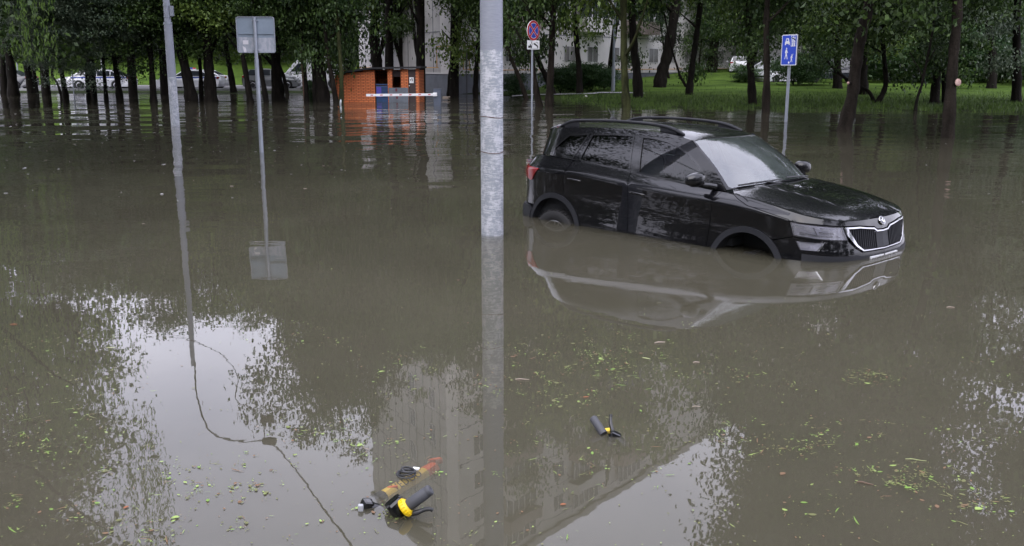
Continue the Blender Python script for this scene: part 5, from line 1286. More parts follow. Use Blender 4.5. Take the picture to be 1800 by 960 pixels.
# sign seen from the back
p = ground(460, 267); Ys = p[1]; sg_o = empty('road_sign', (p[0], Ys, -.6), 'square road sign seen from its grey back, upper half blue grey, lower half worn', 'road sign')
zb_, zt_ = float(at(447, 93, Ys)[2])+.6, float(at(445, 29, Ys)[2])+.6
px0 = p[0]
b = MB(); b.tube([(0, 0, -.1), (0, 0, 1.9+.6)], .043, 20); b.tube([(0, 0, 2.5), (0, 0, zt_-.01)], .036, 20); b.build('pole', M['galvanised'], sg_o)
Fs = sign_frame(None, rad(3)); hs_ = zt_-zb_; zc_ = (zt_+zb_)/2
b = MB(); poly = rounded(.775, hs_, .05); b.prism(poly, lambda u, v, t: Fs(u, v, t, (0, .06, zc_)), -.012, 0.0)
sp_ = b.build('sign_panel', M['sign_back'], sg_o)
b = MB(); n = len(poly); inn_ = rounded(.745, hs_-.03, .04)
V = [Fs(u, v, 0.0, (0, .06, zc_)) for u, v in poly]+[Fs(u, v, .022, (0, .06, zc_)) for u, v in poly]+[Fs(u, v, .022, (0, .06, zc_)) for u, v in inn_]+[Fs(u, v, .0005, (0, .06, zc_)) for u, v in inn_]
b.add(V, [(i, (i+1) % n, n+(i+1) % n, n+i) for i in range(n)]+[(n+i, n+(i+1) % n, 2*n+(i+1) % n, 2*n+i) for i in range(n)]+[(2*n+i, 2*n+(i+1) % n, 3*n+(i+1) % n, 3*n+i) for i in range(n)])
b.build('sign_rim', M['galvanised'], sp_)
b = MB(); zl = -hs_/2+.018; b.prism([(-.365, zl), (.365, zl), (.365, -.055), (.1, -.06), (-.365, -.045)], lambda u, v, t: Fs(u, v, t, (0, .06, zc_)), .001, .006); b.build('worn_plate', M['sign_back_worn'], sp_)
b = MB(); b.prism([(-.35, .01), (.35, .01), (.35, .03), (-.35, .03)], lambda u, v, t: Fs(u, v, t, (0, .06, zc_)), .001, .02); b.build('stiffener', M['sign_back'], sp_)
b = MB(); b.prism([(-.27, -.11), (-.16, -.11), (-.16, -.19), (-.27, -.19)], lambda u, v, t: Fs(u, v, t, (0, .06, zc_)), .007, .0085); b.prism([(-.28, -.22), (-.22, -.26), (-.20, -.36), (-.26, -.35)], lambda u, v, t: Fs(u, v, t, (0, .06, zc_)), .007, .0085); b.build('sticker', M['sticker'], sp_)
b = MB()
for z in (-.3, .28): b.tube([Fs(-.05, z, .03, (0, .06, zc_)), Fs(-.05, z, .10, (0, .06, zc_))], .012, 8); b.tube([Fs(.05, z, .03, (0, .06, zc_)), Fs(.05, z, .10, (0, .06, zc_))], .012, 8)
b.build('bracket', M['galvanised'], sg_o)
# no stopping sign with tow-away plate
Yn = 40.6; q = at(935, 200, Yn); nz = lambda py: float(at(934, py, Yn)[2]); ns_o = empty('no_stopping_sign', (q[0], Yn, -.4), 'round blue no stopping sign with red ring and cross above a white tow away plate', 'road sign')
b = MB(); b.tube([(0, 0, -.1), (0, 0, nz(40)+.4)], .042, 16); b.build('pole', M['galvanised'], ns_o)
Fn = sign_frame(None, rad(50)); zc_ = nz(54)+.4; R0 = (nz(36)-nz(72))/2
def disc(r, n=48): return [(r*math.cos(a), r*math.sin(a)) for a in np.linspace(0, 2*math.pi, n, endpoint=False)]
off = (.05, -.05, zc_)
b = MB(); b.prism(disc(R0), lambda u, v, t: Fn(u, v, t, off), -.02, 0); ds = b.build('sign_disc', M['sign_white'], ns_o)
b = MB(); b.prism(disc(R0*.97), lambda u, v, t: Fn(u, v, t, off), .001, .004); b.build('red_field', M['sign_red'], ds)
def sector(a0, a1, r, cut):
    c = Vector((math.cos((a0+a1)/2), math.sin((a0+a1)/2)))*cut; hw = rad(45)
    return [tuple(c)]+[(c.x*.0+r*math.cos(a), r*math.sin(a)) for a in np.linspace(a0+.14, a1-.14, 12)]
for rr, cut, mt, t0 in ((.765, .12, 'sign_white', .004), (.715, .17, 'sign_blue', .0055)):
    b = MB()
    for k in range(4):
        a = rad(90*k+45); dl = .0 if mt == 'sign_white' else .045
        c = Vector((math.cos(a+rad(45)), math.sin(a+rad(45))))*cut*R0
        poly = [tuple(c)]+[(rr*R0*math.cos(x), rr*R0*math.sin(x)) for x in np.linspace(a+.13+dl, a+rad(90)-.13-dl, 12)]
        b.prism(poly, lambda u, v, t: Fn(u, v, t, off), t0, t0+.002)
    b.build('sign_face', M[mt], ds)
zp = (nz(71)+nz(87))/2+.4; hp = nz(71)-nz(87); offp = (.05, -.05, zp); Fp = sign_frame(None, rad(28)); wp = .58
b = MB(); b.prism(rounded(wp, hp, .02), lambda u, v, t: Fp(u, v, t, offp), -.02, 0); pp = b.build('tow_plate', M['sign_white'], ns_o)
b = MB(); P3 = lambda u, v, t: Fp(u, v, t, offp)
b.prism([(-.25, -.11), (-.07, -.11), (-.07, -.02), (-.12, -.02), (-.13, .03), (-.17, .03), (-.17, -.03), (-.25, -.03)], P3, .001, .004)
b.prism([(-.09, .0), (-.10, .12), (-.085, .12), (-.04, -.01), (-.055, -.01), (-.09, .08)], P3, .001, .004)
b.prism([(.02, .08), (.08, .06), (.22, -.04), (.24, -.10), (.19, -.08), (.10, -.03), (.0, .03)], P3, .001, .004)
b.prism([(.10, .075), (.13, .12), (.20, .10), (.235, .02), (.22, .02), (.19, .085), (.14, .105), (.115, .07)], P3, .001, .004)
b.prism([(-.18, -.145), (.24, -.145), (.24, -.135), (-.18, -.135)], P3, .001, .004)
for cx_, cz in ((-.21, -.115), (-.11, -.115), (.20, -.115), (.05, .02)): b.prism([(cx_+.025*math.cos(a), cz+.025*math.sin(a)) for a in np.linspace(0, 6.28, 10, endpoint=False)], P3, .0012, .0042)
b.build('pictogram', M['sign_black'], pp)
# blue residential area sign, with a second panel seen edge on
Yb = 31.6; q = at(1379, 215, Yb); z2 = lambda py: float(at(1380, py, Yb)[2]); bs = empty('residential_sign', (q[0], Yb, -.5), 'tall blue residential area sign with white car, house, walker and child', 'road sign')
zt_, zb_ = z2(61)+.5, z2(115)+.5; H2 = zt_-zb_; W2_ = .66; zc_ = (zt_+zb_)/2
b = MB(); b.tube([(.05, .02, -.1), (.05, .02, zt_-.1)], .05, 18); b.build('pole', M['galvanised'], bs)
Fb = sign_frame(None, rad(-60)); ofb = (-.02, -.09, zc_)
b = MB(); b.prism(rounded(W2_, H2, .04), lambda u, v, t: Fb(u, v, t, ofb), -.02, 0); sb = b.build('sign_panel', M['sign_white'], bs)
b = MB(); b.prism(rounded(W2_-.05, H2-.05, .03), lambda u, v, t: Fb(u, v, t, ofb), .001, .003); b.build('blue_field', M['sign_blue'], sb)
PB = lambda u, v, t: Fb(u, v, t, ofb)
def pic(mb, P, t0=.004): mb.prism(P, PB, t0, t0+.002)
k = H2/1.05
b = MB()
def sc_(P): return [(u*k*.85, v*k) for u, v in P]
pic(b, sc_([(-.24, .17), (-.24, .27), (-.21, .29), (-.18, .40), (-.04, .40), (-.01, .29), (.02, .27), (.02, .17), (-.03, .17), (-.03, .21), (-.19, .21), (-.19, .17)]))      # car
pic(b, sc_([(.09, .50), (.345, .50), (.345, .12), (.09, .12)]))                                      # house block
b.build('car_and_house', M['sign_white'], sb)
b = MB(); pic(b, sc_([(.115, .485), (.345, .485), (.345, .145), (.115, .145)]), .0065); pic(b, sc_([(-.16, .31), (-.145, .365), (-.075, .365), (-.06, .31)]), .0065); b.build('house_field', M['sign_blue'], sb)
b = MB()
for u0 in (.16, .27):
    for v0 in (.40, .30, .19): pic(b, sc_([(u0, v0-.055), (u0+.055, v0-.055), (u0+.055, v0+.045), (u0, v0+.045)]), .009)
pic(b, sc_([(.215, .16), (.235, .16), (.235, .48), (.215, .48)]), .009)
b.build('house_windows', M['sign_white'], sb)
def person(mb, cx, cy, s):
    f = lambda P: sc_([(cx+u*s, cy+v*s) for u, v in P])
    pic(mb, f([(.035*math.cos(a), .33+.04*math.sin(a)) for a in np.linspace(0, 6.28, 12, endpoint=False)]))
    pic(mb, f([(-.05, .28), (.03, .28), (.06, .20), (.12, .13), (.10, .11), (.03, .17), (.03, .08), (.06, -.02), (.10, -.16), (.06, -.17), (.01, -.02), (-.03, -.02), (-.08, -.17), (-.13, -.16), (-.06, .02), (-.05, .15), (-.08, .10), (-.11, .11), (-.09, .20)]))
b = MB(); person(b, -.13, -.19, .74); person(b, .17, -.335, .5)
pic(b, sc_([(.19, -.22), (.21, -.22), (.25, -.13), (.235, -.12)]))
pic(b, [(u*k*.85, v*k) for u, v in [(.03+.04*math.cos(a), -.43+.04*math.sin(a)) for a in np.linspace(0, 6.28, 14, endpoint=False)]])
b.build('walkers', M['sign_white'], sb)
Fb2 = sign_frame(None, rad(62)); ofc = (.27, .08, zc_+.01)
b = MB(); b.prism(rounded(.45, H2, .03), lambda u, v, t: Fb2(u, v, t, ofc), -.01, .01); b.build('rear_panel', M['dark_metal'], bs)
# thin posts
for px, py, pt, w_, m_, nm, lb, cat in ((535.5, 179, 80, 3.6, 'rust_post', 'rusty_post', 'leaning rusty brown post right of the white van', 'post'), (820.5, 176, 93, 2, 'dark_metal', 'thin_post', 'thin black post in the water near the building corner', 'post'),
        (33, 158, 110, 2.2, 'galvanised', 'sign_post', 'thin grey post at the roadside next to the dark car', 'post'), (130, 166, 125, 2, 'galvanised', 'sign_post', 'thin grey post in front of the left patrol car bonnet', 'post'), (179, 160, 100, 3.4, 'white_paint', 'roadside_post', 'pale post in front of the left patrol car front door', 'post')):
    p = ground(px, py); Y = p[1]; b = MB(); t = Vector(at(px-(7 if nm == 'rusty_post' else 3 if nm == 'sign_post' else 0), pt, Y))-Vector(p)
    b.tube([(0, 0, -.3), (0, 0, 0), tuple(t)], w_/2*Y/FOC, 8); m = b.build(nm, M[m_]); m.location = p; tag(m, lb, cat)
# ================================================================ background vehicles
def simple_car(kind, paint, loc, rz, label, cat='car', stripe=False, beacon=False, group=None, face='light'):
    """side profile in metres, x forward, wheels at z=0"""
    P = {'sedan': dict(L=4.75, W=1.80, body=[(-2.35, .45), (-2.37, .70), (-2.30, .98), (-1.75, 1.02), (.95, .96), (1.9, .84), (2.3, .70), (2.37, .45), (2.30, .22), (-2.25, .22)], cab=[(-1.85, 1.00), (-1.05, 1.42), (-.2, 1.47), (.35, 1.42), (1.15, .94)], wb=1.40, r=.33),
         'hatch': dict(L=4.2, W=1.78, body=[(-2.05, .45), (-2.08, .75), (-2.02, 1.05), (-1.6, 1.08), (.85, 1.02), (1.7, .90), (2.02, .72), (2.08, .45), (2.0, .22), (-2.0, .22)], cab=[(-1.98, 1.02), (-1.75, 1.45), (-.6, 1.55), (.15, 1.50), (1.1, .99)], wb=1.28, r=.33),
         'suv': dict(L=4.6, W=1.9, body=[(-2.2, .5), (-2.24, .85), (-2.18, 1.15), (-1.8, 1.18), (.75, 1.14), (1.8, 1.06), (2.2, .90), (2.26, .55), (2.2, .30), (-2.15, .30)], cab=[(-2.15, 1.12), (-1.95, 1.72), (-.5, 1.80), (.2, 1.76), (.85, 1.11)], wb=1.4, r=.38),
         'van': dict(L=5.6, W=2.05, body=[(-2.9, .5), (-2.92, 1.2), (-2.9, 1.35), (1.3, 1.30), (1.9, 1.22), (2.55, 1.02), (2.72, .75), (2.72, .45), (2.6, .25), (-2.85, .25)], cab=[(-2.9, 1.3), (-2.86, 2.35), (-2.5, 2.48), (.2, 2.48), (.75, 2.36), (1.25, 2.0), (1.95, 1.20)], wb=1.75, r=.36)}[kind]
    t = empty('parked_'+{'sedan': 'car', 'hatch': 'hatchback', 'suv': 'car', 'van': 'van'}[kind], loc, label, cat, group, rz)
    W = P['W']; wb, r = P['wb'], P['r']
    # body with arches cut into the profile
    bp_ = []
    for i, (x, z) in enumerate(P['body']): bp_.append((x, z))
    zb = P['body'][-1][1]
    arches = []
    for cx in (wb, -wb): arches += [(cx+(r+.05)*math.cos(a), max(zb, r+(r+.05)*math.sin(a))) for a in np.linspace(-.25, math.pi+.25, 12)]
    prof = bp_[:9]+arches+[bp_[9]]
    b = MB(); n = len(prof)
    rows = [(0.0, -.10, .0), (.0, 0.0, .0)]
    lay = [(-W/2, .03), (-W/2+.0, .0)]
    def ring_(y, ins): 
        cx_ = 0; return [(x*(1-ins*.5/2.3), y, z-(ins*.25 if z > .8 else 0)) for x, z in prof]
    ysx = [(-W/2+.0, .12), (-W/2+.0, .0), (W/2, 0), (W/2, .12)]
    V = ring_(-W/2+.03, .16)+ring_(-W/2, .0)+ring_(W/2, .0)+ring_(W/2-.03, .16)
    V = ring_(-W/2+.05, .0)+ring_(-W/2, .0)[:0]
    ring0 = [(x, -W/2+(.10 if z > .9 else 0), z) for x, z in prof]; ring1 = [(x, W/2-(.10 if z > .9 else 0), z) for x, z in prof]
    mid0 = [(x*1.02, -W/4, z+(.03 if z > .8 else 0)) for x, z in prof]; mid1 = [(x*1.02, W/4, z+(.03 if z > .8 else 0)) for x, z in prof]
    V = ring0+mid0+mid1+ring1
    F = [(k*n+i, k*n+(i+1) % n, (k+1)*n+(i+1) % n, (k+1)*n+i) for k in range(3) for i in range(n)]+[tuple(range(n)), tuple(reversed(range(3*n, 4*n)))]
    b.add(V, F); b.build('body', M[paint], t)
    cab = P['cab']; m = len(cab)
    def cw(z): 
        z0 = min(c[1] for c in cab); z1 = max(c[1] for c in cab); return W/2-.06-(z-z0)/(z1-z0)*(.20 if kind != 'van' else .10)
    b = MB(); V = [(x, -cw(z), z) for x, z in cab]+[(x, cw(z), z) for x, z in cab]
    b.add(V, [tuple(range(m)), tuple(reversed(range(m, 2*m)))]+[(i, m+i, m+i+1, i+1) for i in range(m-1)]); b.build('cabin', M[paint], t)
    # windows
    z0 = min(c[1] for c in cab); z1 = max(c[1] for c in cab)
    zl, zh = z0+.06, z1-.09
    def xon(z, front):
        seg = cab if not front else cab[::-1]
        for a, c in zip(seg[:-1], seg[1:]):
            if min(a[1], c[1]) <= z <= max(a[1], c[1]) and abs(a[1]-c[1]) > .02: return a[0]+(c[0]-a[0])*(z-a[1])/(c[1]-a[1])
        return seg[0][0]
    fl, fh, rl, rh = xon(zl, True)-.12, xon(zh, True)-.12, xon(zl, False)+.14, xon(zh, False)+.14
    if kind == 'van': rl = rh = .35; zl += .05; fh = .92; zh = 1.95; fl = 1.55
    mids = {'sedan': (.05, -.95), 'hatch': (.05, -.95), 'suv': (.05, -.95), 'van': ()}[kind]
    cuts = [fl]+list(mids)+[rl]; cuth = [fh]+list(mids)+[rh]
    for sg in (1, -1):
        for i in range(len(cuts)-1):
            b = MB(); e = .03
            q = [(cuts[i]-(e if i else 0), zl), (cuth[i]-(e if i else 0), zh), (cuth[i+1]+e, zh), (cuts[i+1]+e, zl)]
            if abs(q[0][0]-q[3][0]) < .15: continue
            V = [(x, sg*(cw(z)+.004), z) for x, z in q]+[(x, sg*(cw(z)-.02), z) for x, z in q]
            b.add(V, [(0, 1, 2, 3), (7, 6, 5, 4), (0, 4, 5, 1), (1, 5, 6, 2), (2, 6, 7, 3), (3, 7, 4, 0)]); b.build('side_window', M['window_dark'], t)
    def scr(zl_, zh_, front, nm):
        x0, x1 = xon(zl_, front), xon(zh_, front); d = .006 if front else -.006
        b = MB(); V = [(x0+d, -cw(zl_)+.08, zl_), (x0+d, cw(zl_)-.08, zl_), (x1+d, cw(zh_)-.1, zh_), (x1+d, -cw(zh_)+.1, zh_)]
        V = [(x, y, z+.006) for x, y, z in V]+[(x-4*d, y, z-.01) for x, y, z in V]
        b.add(V, [(0, 1, 2, 3), (7, 6, 5, 4), (0, 4, 5, 1), (1, 5, 6, 2), (2, 6, 7, 3), (3, 7, 4, 0)]); b.build(nm, M['window_dark'], t)
    scr(z0+.03, (z1-.07) if kind != 'van' else 1.98, True, 'windscreen')
    if kind != 'van': scr(z0+.08, z1-.12, False, 'rear_window')
    for sx in (1, -1):
        for sg in (1, -1):
            b = MB(); b.lathe([(-.1, .0), (-.1, r-.02), (-.08, r), (.07, r), (.09, r-.03), (.09, r*.66)], (sx*wb, sg*(W/2-.11), r), (0, sg, 0), 20); wo = b.build('wheel', M['rubber'], t)
            b = MB(); b.lathe([(.075, r*.66), (.095, r*.62), (.08, r*.3), (.09, 0)], (sx*wb, sg*(W/2-.11), r), (0, sg, 0), 16); b.build('rim', M['rim_alloy'], wo)
    xf = P['body'][6][0]; zf = P['body'][6][1]; xr = P['body'][2][0]; zr = P['body'][2][1]
    for sg in (1, -1):
        b = MB(); b.box((xf-.03, sg*(W/2-.22), zf-.03), (.16, .36, .13), bev=.03); b.build('headlight', M['headlight_house'], t)
        b = MB(); b.box((xr+.03, sg*(W/2-.16), zr-.10), (.16, .30, .16 if kind != 'suv' else .3), bev=.03); b.build('tail_light', M['lamp_red'], t)
        b = MB(); b.box((cab[-1][0]-.25, sg*(W/2+.10), cab[-1][1]+.08), (.12, .20, .13), bev=.04); b.build('door_mirror', M[paint], t)
    b = MB(); b.box((P['body'][7][0]+.0, 0, .52), (.06, W*.62, .2), bev=.02); b.build('grille', M['gloss_black'], t)
    if stripe:
        b = MB()
        for sg in (1, -1): b.box((-.15, sg*(W/2-.052), .895), (4.2, .012, .075))
        b.box((2.05, 0, .86), (.25, W*.7, .012), Matrix.Rotation(rad(18), 3, 'Y')); b.build('blue_stripe', M['stripe_blue'], t)
    if beacon:
        b = MB(); b.box((-.15, 0, 1.50), (.26, 1.1, .05), bev=.01); bb2 = b.build('beacon_bar', M['white_paint'], t)
        b = MB(); b.box((-.15, -.36, 1.56), (.22, .34, .11), bev=.03); b.build('beacon_lamp', M['beacon_red'], bb2)
        b = MB(); b.box((-.15, .36, 1.56), (.22, .34, .11), bev=.03); b.build('beacon_lamp', M['beacon_blue'], bb2)
    return t
def ground_land(px, py):
    b0 = ground(px, py)
    for _ in range(15): b0 = ground(px, py, max(land_z(b0[0], b0[1]), 0)+.05)
    return b0
RZ = .10
def park(kind, paint, pxc, Y, face, label, z=RZ, rz=None, **kw):
    X = (pxc-900)/FOC*(Y*math.cos(TH)+(CAMH-z)*math.sin(TH)); simple_car(kind, paint, (X, Y, z), (math.pi if face < 0 else 0) if rz is None else rz, label, **kw)
park('sedan', 'car_white', 181, 73.2, -1, 'white patrol car with a blue stripe at the left roadside, behind thin trunks', stripe=True, beacon=False)
park('sedan', 'car_white', 160, 76.6, -1, 'plain white car parked half hidden behind the left patrol car')
park('sedan', 'car_white', 337, 72.8, -1, 'white patrol car with blue stripe and red beacon behind the left lamp post', stripe=True, beacon=True)
park('sedan', 'car_white', 352, 76.6, -1, 'white car half hidden behind the patrol car with the beacon')
park('sedan', 'car_dark', 6, 73.6, -1, 'dark car with a red tail light cut off by the left edge', rz=math.pi)
park('hatch', 'car_silver', 479, 73.6, +1, 'dark silver hatchback seen from its rear quarter left of the white van', rz=rad(4))
park('van', 'car_white', 551, 76.4, -1, 'white panel van with a high roof facing left beyond the trees')
park('hatch', 'car_white', 1372, 73.0, -1, 'near white hatchback facing left behind the blue street sign', z=.50, rz=math.pi+rad(28))
park('hatch', 'car_white', 1298, 88.0, +1, 'far white hatchback seen from behind between two trunks', z=1.2, rz=rad(80))
park('suv', 'car_dark', 1462, 72.0, -1, 'dark off roader parked behind the shrub right of the blue street sign', z=.62, rz=math.pi-rad(8))
park('sedan', 'car_silver', 1342, 86, -1, 'grey car roof behind the near white hatchback', z=.9)

# ================================================================ scooters in the water
def kick_scooter_near():
    o = ground(705, 893); O = Vector(o)
    t = empty('kick_scooter', (o[0], o[1], -.15), 'yellow stemmed kick scooter sunk on its side, handlebar grip sticking out near the bottom', 'scooter')
    base = Vector((o[0], o[1], -.15))
    W = lambda px, py, z: Vector(ground(px, py, z))-base
    # stem below the surface
    a = W(650, 888, -.034); b_ = W(792, 808, -.062)
    b = MB(); 
    b.tube([a.lerp(b_, f) for f in (.13, .3, .5, .6, .64)], [.031, .032, .032, .032, .032], 24); stem = b.build('stem', M['scooter_yellow'], t)
    b = MB(); b.tube([a.lerp(b_, f) for f in (-.02, .0, .05, .10, .14)], [.020, .030, .033, .034, .033], 20); b.build('stem_joint', M['black_plastic'], t)
    b = MB(); b.tube([a.lerp(b_, f) for f in (.64, .66, .77)], [.033, .035, .033], 18); c = a.lerp(b_, 1.25); b.build('stem_collar', M['scooter_orange'], t)
    b = MB(); q = W(765, 811, -.040); b.box(tuple(q), (.07, .035, .03), Matrix.Rotation(rad(25), 3, 'Z'), bev=.015); b.build('mudguard', M['scooter_orange'], t)
    b = MB(); q = W(690, 858, -.016); b.box(tuple(q), (.045, .012, .02), Matrix.Rotation(rad(25), 3, 'Z'), bev=.004); b.build('reflector', M['scooter_orange'], t)
    # lettering along the stem
    ax = (b_-a).normalized(); up = Vector((0, 0, 1)); sd = ax.cross(up).normalized()
    nrm = (up*.86+sd*.5).normalized(); vv_ = ax.cross(nrm).normalized()*-1
    cu = bpy.data.curves.new('stem_lettering', 'FONT'); cu.body = 'VEDOO'; cu.size = .052; cu.extrude = .0006; cu.space_character = 1.15; cu.align_x = 'CENTER'; cu.align_y = 'CENTER'
    tmp = bpy.data.objects.new('tmp', cu); C.objects.link(tmp); bpy.context.view_layer.update()
    me = bpy.data.meshes.new_from_object(tmp.evaluated_get(bpy.context.evaluated_depsgraph_get())); bpy.data.objects.remove(tmp)
    me.name = 'stem_lettering'; me.materials.clear(); me.materials.append(M['sign_black']); tx = bpy.data.objects.new('stem_lettering', me); C.objects.link(tx); tx.parent = stem
    vv2 = nrm.cross(ax)
    R = Matrix((ax, vv2, nrm)).transposed().to_4x4(); tx.matrix_local = Matrix.Translation(a.lerp(b_, .40)+nrm*.0325)@R
    # end cap poking out at the left
    b = MB(); q = W(645, 888, .004); b.box(tuple(q), (.045, .05, .045), Matrix.Rotation(rad(20), 3, 'Y')@Matrix.Rotation(rad(30), 3, 'Z'), bev=.012); b.tube([q+Vector((.01, 0, -.01)), q+Vector((.05, .015, -.036))], [.024, .03], 14); b.build('lamp_block', M['gloss_black'], t)
    b = MB(); q = W(634, 893, .010); b.box(tuple(q), (.022, .02, .03), bev=.006); b.build('front_lamp', M['lamp_grey'], t)
    # brake block, collar, grip, lever
    b = MB(); q = W(700, 893, .020); b.box(tuple(q), (.075, .07, .085), Matrix.Rotation(rad(-35), 3, 'Y')@Matrix.Rotation(rad(25), 3, 'Z'), bev=.014); b.tube([q, W(712, 893, .03)], [.034, .036], 16); b.build('brake_housing', M['gloss_black'], t)
    g0 = W(708, 896, .030); g1 = W(741, 872, .085); d = (g1-g0).normalized()
    b = MB(); L0 = g0+d*.0
    b.lathe([(0, .030), (.004, .036), (.010, .037), (.024, .034), (.030, .028)], g0, d, 36); cl = b.build('grip_collar', M['collar_yellow'], t)
    b = MB(); a1 = d.orthogonal().normalized(); b1 = d.cross(a1)
    for k in range(18):
        w_ = 6.2832*k/18; c = g0+d*.014+(a1*math.cos(w_)+b1*math.sin(w_))*.0365; fr = Matrix((d, b1*math.cos(w_)-a1*math.sin(w_), a1*math.cos(w_)+b1*math.sin(w_))).transposed(); b.box(tuple(c), (.018, .005, .004), fr, bev=.001)
    b.build('rib', M['collar_yellow'], cl)
    b = MB(); b.lathe([(.028, .0225), (.034, .0245), (.115, .0235), (.119, .0215), (.122, .0225), (.134, .0222), (.139, .019), (.139, .008), (.134, .006), (.134, 0)], g0, d, 36); b.build('grip', M['grip_rubber'], t)
    b = MB(); P_ = [W(716, 903, .012), W(733, 901, .022), W(745, 896, .032), W(755, 895, .036), W(760, 897, .030)]
    C_ = crom([tuple(x) for x in P_], 6); b.tube([tuple(c) for c in C_], [float(x) for x in np.interp(np.linspace(0, 1, len(C_)), [0, .3, .7, .92, 1], [.012, .010, .0085, .0075, .009])], 12); b.build('brake_lever', M['black_plastic'], t)
    # coiled cable lock with its tag
    b = MB(); q = W(714, 832, .006)
    for k in range(4): b.tube([q+Vector((math.cos(w_)*(.040-.004*k)+.003*k, math.sin(w_)*(.034-.004*k), .006*k-.002+.006*math.sin(w_+k*1.7))) for w_ in np.linspace(0, 6.2832, 26)], .0042, 8)
    b.build('coiled_cable', M['black_plastic'], t)
    b = MB(); q = W(731, 824, .002); b.box(tuple(q), (.030, .020, .008), Matrix.Rotation(rad(-15), 3, 'Z'), bev=.002); b.build('cable_tag', M['sign_white'], t)
kick_scooter_near()
def kick_scooter_far():
    o = ground(1070, 764); base = Vector((o[0], o[1], -.2)); W = lambda px, py, z: Vector(ground(px, py, z))-base
    t = empty('kick_scooter', tuple(base), 'second sunken scooter further out, only a grey grip and a thin black brake lever showing', 'scooter')
    g0 = W(1065, 769, -.012); g1 = W(1043, 736, .052); d = (g1-g0).normalized()
    b = MB(); b.lathe([(.02, .020), (.028, .0205), (.118, .0195), (.124, .016), (.124, 0)], g0, d, 32); b.build('grip', M['grip_rubber'], t)
    b = MB(); c0 = W(1054, 760, -.012); c1 = W(1072, 758, -.006); b.tube([c0, c1], .017, 16); b.build('grip_collar', M['collar_yellow'], t)
    b = MB(); q = W(1080, 768, -.010); b.box(tuple(q), (.06, .055, .05), Matrix.Rotation(rad(25), 3, 'Y'), bev=.012); b.tube([q, W(1095, 785, -.05)], [.026, .03], 12); b.build('brake_housing', M['gloss_black'], t)
    b = MB(); P_ = [W(1079, 765, .000), W(1075, 752, .025), W(1073, 740, .052), W(1074, 731, .072)]
    C_ = crom([tuple(x) for x in P_], 6); b.tube([tuple(c) for c in C_], [float(x) for x in np.interp(np.linspace(0, 1, len(C_)), [0, .5, .9, 1], [.011, .0085, .0065, .009])], 12); b.lathe([(-.009, 0), (-.006, .007), (0, .009), (.006, .007), (.009, 0)], C_[-1], (0, 0, 1), 14); b.build('brake_lever', M['gloss_black'], t)
    b = MB(); b.tube([W(1092, 782, -.04), W(1130, 830, -.2)], .02, 12); b.build('handlebar', M['gloss_black'], t)
kick_scooter_far()

# ================================================================ floating things
fr = np.random.default_rng(21)
def litter(name, label, n, pick, mats, size, zoff=.0025, blade=.35):
    V = []; F = []; MI = []
    for i in range(n):
        p = pick()
        if p is None: continue
        x, y = p; a = fr.uniform(0, 6.2832); L = size*min(3.2, .85*math.exp(fr.normal()*.5)); k = fr.random()
        if k < blade: L *= 2.2; Wd = L*.07
        else: Wd = L*fr.uniform(.3, .6)
        c, s = math.cos(a), math.sin(a); m = int(fr.integers(0, len(mats))); z = zoff+fr.uniform(0, .002); b0 = len(V)
        cv = fr.uniform(-.12, .12)*L
        q = [(-L/2, 0), (-L*.2, Wd/2), (L*.2, Wd/2+cv*.3), (L/2, cv), (L*.2, -Wd/2+cv*.3), (-L*.2, -Wd/2)]
        for u, v in q: V.append((x+u*c-v*s, y+u*s+v*c, z+abs(u)*fr.uniform(0, .12)))
        F.append(tuple(range(b0, b0+6))); MI.append(m)
    me = bpy.data.meshes.new(name); me.from_pydata(V, [], F)
    for m in mats: me.materials.append(M[m])
    me.polygons.foreach_set('material_index', MI); me.update(); o = bpy.data.objects.new(name, me); C.objects.link(o); tag(o, label, 'plant litter', kind='stuff'); return o
# drifts of clippings given by where they lie in the view: (px, py, spread x, spread y, weight)
DR = [(960, 640, 60, 22, 9), (1000, 610, 80, 14, 5), (1060, 635, 40, 12, 5), (1120, 625, 50, 18, 5), (920, 690, 40, 20, 3), (1010, 700, 50, 14, 4), (700, 655, 60, 25, 3), (560, 600, 60, 15, 3), (690, 790, 60, 25, 4), (560, 755, 50, 20, 3),
      (60, 600, 70, 10, 4), (120, 640, 90, 40, 4), (60, 780, 40, 14, 4), (110, 745, 60, 30, 4), (290, 830, 90, 22, 6), (120, 900, 80, 30, 5), (340, 860, 60, 25, 3), (250, 930, 120, 20, 4), (480, 870, 60, 40, 2),
      (1525, 664, 22, 8, 6), (1590, 610, 80, 40, 2), (1340, 770, 50, 15, 5), (1420, 785, 60, 10, 4), (1480, 760, 60, 20, 3), (1570, 830, 40, 10, 5), (1600, 850, 30, 10, 3), (1720, 880, 60, 15, 4), (1700, 800, 70, 60, 2), (1450, 880, 50, 30, 2), (1230, 680, 90, 40, 3), (1290, 655, 60, 20, 2),
      (950, 790, 60, 30, 3), (1080, 830, 80, 25, 2), (860, 960, 120, 20, 2), (700, 900, 30, 12, 3), (1200, 600, 120, 30, 3)]
wt = np.array([d[4] for d in DR], float); wt /= wt.sum()
CL = [(d, [(fr.normal()*d[2], fr.normal()*d[3]) for _ in range(14)]) for d in DR]
def pick_near():
    i = int(fr.choice(len(DR), p=wt)); d, cl = CL[i]
    if fr.random() < .8:
        c = cl[int(fr.integers(0, 14))]; px = d[0]+c[0]+fr.normal()*7; py = d[1]+c[1]+fr.normal()*3
    else: px = d[0]+fr.normal()*d[2]*1.3; py = d[1]+fr.normal()*d[3]*1.3
    if py < 500: return None
    g_ = ground(px, py); return g_[0], g_[1]
litter('floating_clippings', 'scattered green leaf and grass clippings drifting on the near water', 3800, pick_near, ['weed_green', 'weed_light', 'weed_olive', 'weed_olive', 'weed_olive', 'weed_brown'], .0115)
